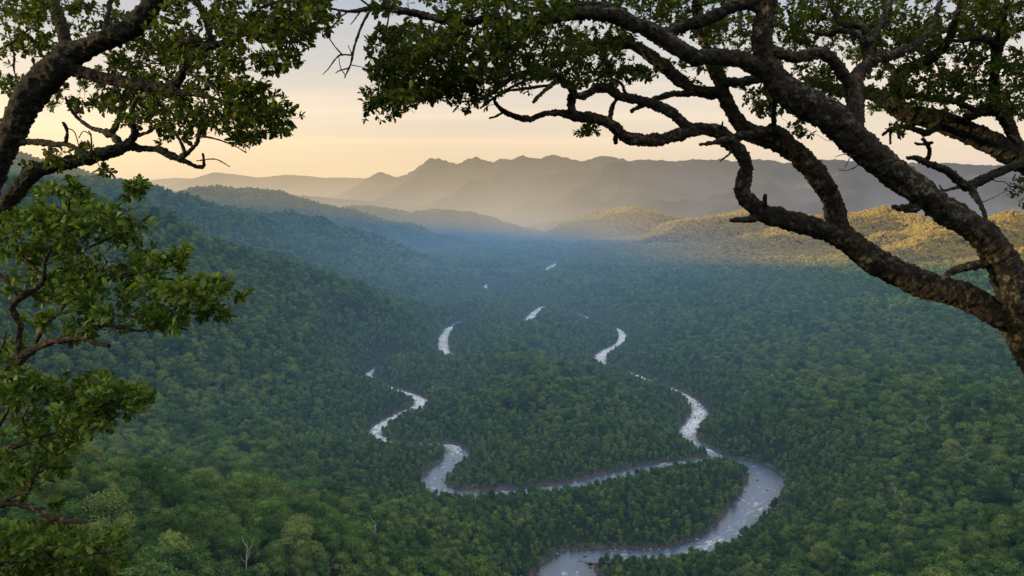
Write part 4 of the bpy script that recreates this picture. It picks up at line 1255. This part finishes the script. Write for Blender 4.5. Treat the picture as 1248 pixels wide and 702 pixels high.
rb = t.limb([(80, 80, 12), (98, 87, 9.5), (135, 97, 8.6), (173, 104, 7.6), (200, 107, 7), (216, 99, 6.2), (227, 80, 5.4), (239, 65, 5.2), (256, 56, 5.2), (281, 50, 4.2), (291, 39, 3.2), (304, 24, 2.8), (318, 10, 2.2), (340, 2, 1.6)], d1=-0.5, parent=trunk)
r2 = t.limb([(257, 57, 4.4), (255, 38, 4.4), (246, 15, 4.2), (238, -6, 3.6), (230, -30, 2.4)], d1=-0.2, parent=rb)
t.limb([(254, 54, 4), (235, 50, 4), (218, 54, 4), (209, 64, 3), (206, 76, 2)], d1=-0.2, parent=rb)
t.limb([(255, 30, 2.8), (264, 12, 2.6), (272, -8, 2)], d1=-0.2, parent=r2)
t.limb([(228, 88, 3), (237, 93, 2.8), (250, 100, 2.6), (266, 112, 1.6)], d1=-0.8, parent=rb)
t.limb([(200, 108, 5.4), (222, 113, 4.4), (246, 116, 3.4), (272, 124, 2.6), (300, 134, 1.8), (330, 148, 1.2)], d1=-0.6, parent=rb)
t.limb([(284, 47, 2), (304, 42, 1.8), (318, 52, 1.5), (330, 44, 1.3), (348, 40, 1)], d1=-0.7, parent=rb)
t.limb([(318, 52, 1.3), (326, 68, 1), (332, 76, 0.9), (312, 86, 0.7)], d1=-0.7, parent=rb)
t.limb([(340, 38, 1.8), (352, 52, 1.4), (350, 66, 1)], d1=-0.7, parent=rb)
u1 = t.limb([(150, 179, 6), (146, 174, 5.6), (138, 166, 5.4), (127, 161, 4.6), (110, 155, 3), (96, 145, 2.4), (85, 131, 2), (80, 118, 1.5)], d1=-0.1, parent=lo)
t.limb([(134, 163, 4.2), (142, 153, 4), (147, 134, 3.2), (146, 116, 2.6), (140, 104, 2)], d1=0.2, parent=u1)
u2 = t.limb([(153, 178, 6), (160, 170, 5.6), (165, 163, 5.2), (162, 152, 4.2), (160, 138, 3.2), (164, 124, 2.6), (172, 112, 2)], d1=-0.6, parent=lo)
t.limb([(165, 166, 3), (181, 161, 2.7), (192, 153, 2.2), (206, 146, 1.6), (224, 142, 1.2)], d1=-0.5, parent=u2)
u3 = t.limb([(219, 193, 4.2), (231, 184, 4), (240, 174, 3.2), (244, 160, 2.6), (256, 150, 2), (276, 146, 1.4)], d1=-0.6, parent=lo)
t.limb([(226, 187, 2.6), (219, 171, 2.2), (211, 158, 1.8), (205, 146, 1.3)], d1=-0.3, parent=u3)
t.limb([(243, 166, 1.8), (258, 168, 1.5), (282, 176, 1.1), (300, 186, 0.8)], d1=-0.7, parent=u3)
t.limb([(240, 196, 1.3), (262, 194, 1), (280, 203, 0.7)], d1=-0.5, parent=lo)
w = t.limb([(22, 173, 6), (42, 173, 4.6), (58, 174, 4.8), (66, 176, 4), (81, 176, 3.2), (100, 183, 2.4), (112, 188, 2)], d1=-0.5, parent=trunk)
t.limb([(60, 176, 3), (62, 185, 2.8), (60.5, 196, 2)], d1=-0.5, parent=w)
t.limb([(80, 174, 2.7), (82, 162, 2.3), (79, 152, 2.8), (76, 149, 1.6)], d1=-0.5, parent=w)
t.limb([(82, 156, 1), (90, 160, 0.9), (94, 170, 0.8), (97, 182, 0.8)], d1=-0.5, parent=w)
t.limb([(112, 188, 1.6), (111, 166, 1.4), (108, 160, 1)], d1=-0.5, parent=lo)
t.limb([(111, 165, 1), (102, 160, 0.8), (96, 168, 0.7)], d1=-0.5, parent=lo)
t.limb([(0, 60, 2), (14, 52, 1.8), (30, 40, 1.3), (38, 34, 0.9)], d1=0.3, d0=0.3)
t.limb([(12, 52, 1.6), (17, 66, 1.5), (17, 84, 1.3), (20, 96, 1)], d1=0.3, d0=0.3)
t.limb([(14, 52, 1.2), (10, 38, 1), (7, 26, 0.8)], d1=0.3, d0=0.3)
t.limb([(62, 6, 3), (46, 10, 2.6), (28, 8, 2), (6, 4, 1.4)], d1=0.2, parent=ub)
t.foliage([(30, 12, 44, 20, 50, -0.3, 0.8), (6, 50, 26, 40, 20, 0.0, 0.8), (30, 96, 36, 20, 26, 0.0, 0.8), (56, 58, 24, 22, 26, 0.0, 0.7), (96, 26, 26, 22, 24, 0.0, 0.7), (130, 26, 24, 14, 12, 0.0, 0.5), (236, 14, 60, 26, 50, -0.6, 0.5), (190, 74, 54, 30, 110, 0.1, 1.0), (155, 84, 30, 20, 40, 0.2, 1.0),
           (300, 22, 50, 26, 60, -0.9, 0.3), (352, 26, 46, 34, 110, -1.0, 0.0), (346, 72, 24, 14, 20, -1.0, -0.4), (390, 10, 30, 12, 16, -1.0, -0.4), (270, 78, 50, 34, 84, -0.9, 0.3), (236, 128, 100, 26, 150, -0.9, 0.5), (306, 134, 44, 28, 66, -1.0, 0.1), (150, 126, 60, 18, 40, -0.2, 0.8),
           (100, 118, 60, 22, 30, 0.0, 0.8), (338, 152, 18, 12, 14, -0.9, -0.4), (290, 168, 34, 12, 16, -0.9, -0.3), (62, 190, 20, 12, 10, -0.6, -0.2), (100, 184, 30, 8, 10, -0.6, -0.2), (240, 60, 50, 24, 44, -0.6, 0.5), (30, 200, 14, 8, 5, -0.4, 0), (130, 206, 14, 6, 5, -0.6, -0.3), (200, 165, 36, 12, 14, -0.6, 0.0), (200, -40, 220, 24, 120, -0.8, 0.6)])
t.finish()

# ---- the younger bright-leaved tree on the left edge
t = LedgeTree('lookout_tree', 'bright green leafy tree in the middle of the left edge, boughs reaching right', 5.2, MAT_BARK_R, MAT_LEAF_B, 1100, 0.052)
t.more = 1.9
bx_, by_ = at(-110, 640, 5.2)[0], 5.2
bz_ = foot(bx_, by_)
t.place_root((bx_, by_, bz_))
trunk = t.limb([(-96, 620, 13), (-70, 545, 11), (-30, 490, 9.5), (0, 461, 7.5), (14, 449, 7), (24, 436, 6), (22, 419, 4.8), (24, 395, 4.3), (15, 376, 4.6), (27, 361, 4.2), (47, 350, 3.7), (53, 337, 3.2), (56, 318, 2.7), (66, 296, 2.2), (80, 276, 1.8), (84, 250, 1.4), (88, 222, 1)], d1=0.1, d0=0.0, part='trunk',
               extra=[(bx_, by_, bz_ - 0.3, 0.15), (bx_, by_, bz_ + 0.2, 0.11), (bx_ + 0.02, by_, bz_ + 0.7, 0.085)], rough=0.16)
a = t.limb([(16, 447, 6), (38, 427, 5.2), (62, 417, 4.4), (96, 412, 3.7), (113, 417, 3.1), (133, 421.5, 2.2)], d1=-0.4, parent=trunk)
t.limb([(97, 411, 2.8), (109, 399, 2.6), (137, 397, 2.4), (171, 403, 2.1), (185, 396, 1.6), (200, 392, 1.2)], d1=-0.6, parent=a)
b = t.limb([(42, 424, 3.6), (46, 412, 3), (55, 398, 2.8), (72, 382, 2.7), (109, 378, 2.6), (137, 383, 2.4), (171, 386, 2.1), (192, 385, 1.9), (205, 396, 1.6), (228, 402, 1.2)], d1=-0.3, parent=a)
t.limb([(176, 386, 1.8), (210, 378, 1.6), (238, 366, 1.4), (262, 352, 1.1), (276, 345, 0.8)], d1=-0.5, parent=b)
t.limb([(72, 383, 2.3), (88, 360, 2.1), (120, 345, 1.9), (160, 335, 1.6), (196, 326, 1.2), (220, 312, 0.9)], d1=0.0, parent=b)
t.limb([(125, 380, 2), (124, 360, 2), (122, 340, 1.6), (130, 318, 1.2)], d1=0.1, parent=b)
c = t.limb([(24, 366, 3.4), (10, 345, 2.8), (0, 336, 2.4), (-20, 318, 2)], d1=0.2, parent=trunk)
t.limb([(54, 338, 2.5), (30, 316, 2.2), (20, 296, 1.7), (14, 276, 1.2)], d1=0.3, parent=trunk)
t.limb([(56, 322, 2.3), (84, 312, 2), (112, 300, 1.7), (142, 286, 1.4), (170, 272, 1), (183, 262, 0.8)], d1=-0.2, parent=trunk)
t.limb([(68, 292, 1.8), (96, 278, 1.6), (124, 262, 1.3), (150, 246, 1), (162, 232, 0.7)], d1=0.1, parent=trunk)
t.limb([(-20, 480, 5), (-6, 440, 3), (4, 420, 2), (8, 404, 1.4)], d1=0.4, parent=trunk)
t.foliage([(80, 268, 70, 26, 84, -0.5, 0.6), (26, 290, 44, 34, 54, -0.3, 0.7), (140, 282, 46, 16, 32, -0.5, 0.3), (162, 236, 13, 16, 12, -0.1, 0.3), (88, 222, 12, 14, 7, 0.0, 0.3), (58, 240, 20, 9, 8, 0, 0.3), (104, 248, 30, 12, 16, -0.2, 0.4), (150, 330, 72, 24, 76, -0.5, 0.4), (216, 318, 14, 14, 10, -0.5, -0.1), (60, 310, 50, 16, 26, -0.2, 0.6),
           (215, 362, 42, 26, 66, -0.9, 0.1), (262, 356, 20, 16, 20, -0.8, -0.3), (288, 362, 8, 5, 4, -0.7, -0.5), (140, 368, 76, 18, 60, -0.7, 0.3), (100, 398, 60, 14, 26, -0.6, 0.2), (215, 396, 30, 12, 16, -0.8, -0.3), (40, 352, 40, 16, 18, 0, 0.5), (265, 386, 8, 10, 5, -0.6, -0.4), (4, 430, 16, 24, 16, 0.2, 0.6), (85, 345, 40, 14, 16, -0.3, 0.4)])
t.finish()

# ---- the low tree at the bottom of the left edge
t = LedgeTree('lookout_tree', 'low leafy tree in the bottom left corner with one bare bough stretching right', 4.6, MAT_BARK_R, MAT_LEAF_B, 1300, 0.052)
t.more = 1.8
bx_, by_ = at(-60, 860, 4.6)[0], 4.6
bz_ = foot(bx_, by_)
t.place_root((bx_, by_, bz_))
trunk = t.limb([(-70, 760, 13), (-60, 690, 11), (-40, 630, 9), (-24, 580, 7.5), (-8, 558, 6), (8, 548, 4.2), (30, 540, 3.3), (60, 529, 2.6), (84, 526, 2.1), (110, 510, 1.6), (140, 498, 1.2)], d1=-0.2, d0=0.0, part='trunk',
               extra=[(bx_, by_, bz_ - 0.3, 0.13), (bx_, by_, bz_ + 0.2, 0.1), (bx_ - 0.01, by_, bz_ + 0.6, 0.08)], rough=0.16)
a = t.limb([(-50, 650, 7), (-20, 622, 6.6), (2, 613, 6), (26, 615, 5.2), (44, 621, 4.6), (60, 629, 4.2), (78, 634, 3.6), (98, 636, 2.8), (117, 635, 1.6)], d1=-0.4, parent=trunk)
t.limb([(24, 613, 3.2), (34, 600, 2.8), (40, 584, 2.2), (42, 566, 1.5)], d1=-0.3, parent=a)
t.limb([(4, 611, 3), (20, 603, 2.4), (36, 600, 1.6)], d1=-0.4, parent=a)
t.limb([(24, 541, 2), (34, 528, 1.8), (28, 512, 1.5), (36, 494, 1.1)], d1=0.0, parent=trunk)
b = t.limb([(-58, 700, 6), (-20, 690, 4.6), (20, 684, 3.4), (60, 680, 2.4), (100, 676, 1.8), (140, 672, 1.2)], d1=-0.4, parent=trunk)
t.limb([(-20, 585, 4), (-10, 540, 3), (10, 500, 2.2), (30, 470, 1.6), (44, 452, 1)], d1=0.3, parent=trunk)
t.limb([(-30, 560, 3), (-20, 500, 2.4), (-10, 460, 1.6)], d1=0.4, parent=trunk)
t.foliage([(70, 476, 60, 26, 66, -0.3, 0.5), (140, 488, 34, 20, 46, -0.5, 0.1), (110, 512, 50, 20, 44, -0.5, 0.2), (30, 500, 40, 34, 44, -0.2, 0.6), (168, 486, 12, 10, 8, -0.4, -0.1), (20, 580, 36, 26, 40, -0.3, 0.5), (50, 562, 30, 16, 20, -0.3, 0.3), (75, 548, 16, 20, 12, -0.4, 0), (10, 460, 26, 22, 24, 0, 0.6),
           (40, 662, 60, 24, 76, -0.5, 0.3), (110, 680, 46, 24, 54, -0.5, 0.2), (20, 690, 60, 26, 60, -0.5, 0.4), (140, 652, 12, 8, 6, -0.4, -0.1), (70, 618, 14, 8, 5, -0.3, 0), (60, 725, 100, 20, 60, -0.4, 0.4)])
t.finish()
# ------------------------------------------------------------------ haze in the air of the valley
def haze_mat():
    m, nt, out = new_mat('valley_haze')
    geo = N(nt, 'TexCoord')
    pos = geo.outputs['Object']
    s = N(nt, 'SeparateXYZ'); L(nt, pos, s.inputs[0])
    x, y, z = s.outputs[0], s.outputs[1], s.outputs[2]
    # density falls off with height
    zp = math_n(nt, 'MAXIMUM', z, 0.0)
    dens = math_n(nt, 'ADD', math_n(nt, 'MULTIPLY', math_n(nt, 'POWER', 2.718281828, math_n(nt, 'MULTIPLY', zp, -1 / HZ_H)), HZ_D),
                  math_n(nt, 'MULTIPLY', math_n(nt, 'POWER', 2.718281828, math_n(nt, 'MULTIPLY', zp, -1 / HZ_H2)), HZ_D2))
    # clear air about the lookout, thicker up the valley
    nearf = N(nt, 'MapRange', interpolation_type='SMOOTHSTEP')
    nearf.inputs[1].default_value = 250; nearf.inputs[2].default_value = 1050; nearf.inputs[3].default_value = 0.55; nearf.inputs[4].default_value = 1.35
    L(nt, y, nearf.inputs[0])
    dens = math_n(nt, 'MULTIPLY', dens, nearf.outputs[0])
    drier = N(nt, 'MapRange', interpolation_type='SMOOTHSTEP')
    drier.inputs[1].default_value = 0; drier.inputs[2].default_value = 1050; drier.inputs[3].default_value = 0.0; drier.inputs[4].default_value = 0.97
    L(nt, x, drier.inputs[0])
    far = N(nt, 'MapRange', interpolation_type='SMOOTHSTEP')
    far.inputs[1].default_value = 5600; far.inputs[2].default_value = 7400; far.inputs[3].default_value = 1.0; far.inputs[4].default_value = 0.0
    L(nt, y, far.inputs[0])
    dens = math_n(nt, 'MULTIPLY', dens, math_n(nt, 'SUBTRACT', 1.0, math_n(nt, 'MULTIPLY', drier.outputs[0], far.outputs[0])))
    # deep air before the far mountains
    deep = N(nt, 'MapRange', interpolation_type='SMOOTHSTEP')
    deep.inputs[1].default_value = 5800; deep.inputs[2].default_value = 8500; deep.inputs[3].default_value = 0.0; deep.inputs[4].default_value = 1.3e-4
    L(nt, y, deep.inputs[0])
    dens = math_n(nt, 'ADD', dens, math_n(nt, 'MULTIPLY', deep.outputs[0], math_n(nt, 'POWER', 2.718281828, math_n(nt, 'MULTIPLY', zp, -1 / 620.0))))
    # sunlit air lies above the sloping edge of the left range's shadow and beyond it
    q = math_n(nt, 'ADD', math_n(nt, 'MULTIPLY', z, 1 / 230.0), math_n(nt, 'MULTIPLY', math_n(nt, 'ADD', math_n(nt, 'ADD', y, -2600.0), math_n(nt, 'MULTIPLY', x, 1.1)), 1 / 4200.0))
    lit = N(nt, 'MapRange', interpolation_type='SMOOTHSTEP')
    lit.inputs[1].default_value = 0.52; lit.inputs[2].default_value = 0.88
    L(nt, q, lit.inputs[0])
    # lit air glows most towards the sun, on the left
    side = N(nt, 'MapRange', interpolation_type='SMOOTHSTEP')
    side.inputs[1].default_value = -2500; side.inputs[2].default_value = 4500
    L(nt, x, side.inputs[0])
    warm = mix_col(nt, math_n(nt, 'MULTIPLY', side.outputs[0], math_n(nt, 'SUBTRACT', 1.0, math_n(nt, 'MULTIPLY', far.outputs[0], 0.85))), HZ_WARM_L, HZ_WARM_R)
    colr = mix_col(nt, lit.outputs[0], HZ_BLUE, warm)
    em = N(nt, 'Emission'); L(nt, colr, em.inputs['Color']); L(nt, dens, em.inputs['Strength'])
    ab = N(nt, 'VolumeAbsorption'); ab.inputs['Color'].default_value = (0, 0, 0, 1); L(nt, dens, ab.inputs['Density'])
    ad = N(nt, 'AddShader'); L(nt, em.outputs[0], ad.inputs[0]); L(nt, ab.outputs[0], ad.inputs[1])
    L(nt, ad.outputs[0], out.inputs['Volume'])
    m.cycles.volume_step_rate = 1.0
    return m


HZ_D, HZ_H = 0.54e-4, 300.0
HZ_D2, HZ_H2 = 2.7e-4, 150.0
HZ_BLUE = (0.17, 0.315, 0.51)
HZ_WARM_L = (0.90, 0.68, 0.40)
HZ_WARM_R = (0.47, 0.47, 0.58)
bx = [(-16000, -1200, -60), (18000, -1200, -60), (18000, 24000, -60), (-16000, 24000, -60), (-16000, -1200, 1500), (18000, -1200, 1500), (18000, 24000, 1500), (-16000, 24000, 1500)]
haze = mesh_from('haze', bx, [(0, 3, 2, 1), (4, 5, 6, 7), (0, 1, 5, 4), (1, 2, 6, 5), (2, 3, 7, 6), (3, 0, 4, 7)], haze_mat(), smooth=False)
tag(haze, 'thin blue and golden haze filling the valley air', 'haze', kind='stuff')
# ------------------------------------------------------------------ render settings
scene.render.engine = 'CYCLES'
scene.view_settings.view_transform = 'Standard'
scene.view_settings.look = 'None'
scene.view_settings.exposure = 0
scene.view_settings.gamma = 1
cy_ = scene.cycles
cy_.max_bounces = 5
cy_.diffuse_bounces = 2
cy_.glossy_bounces = 2
cy_.transmission_bounces = 2
cy_.transparent_max_bounces = 8
cy_.volume_bounces = 0
cy_.volume_step_rate = 0.15
cy_.volume_max_steps = 128
cy_.use_denoising = True
try:
    cy_.denoiser = 'OPENIMAGEDENOISE'
except Exception:
    pass
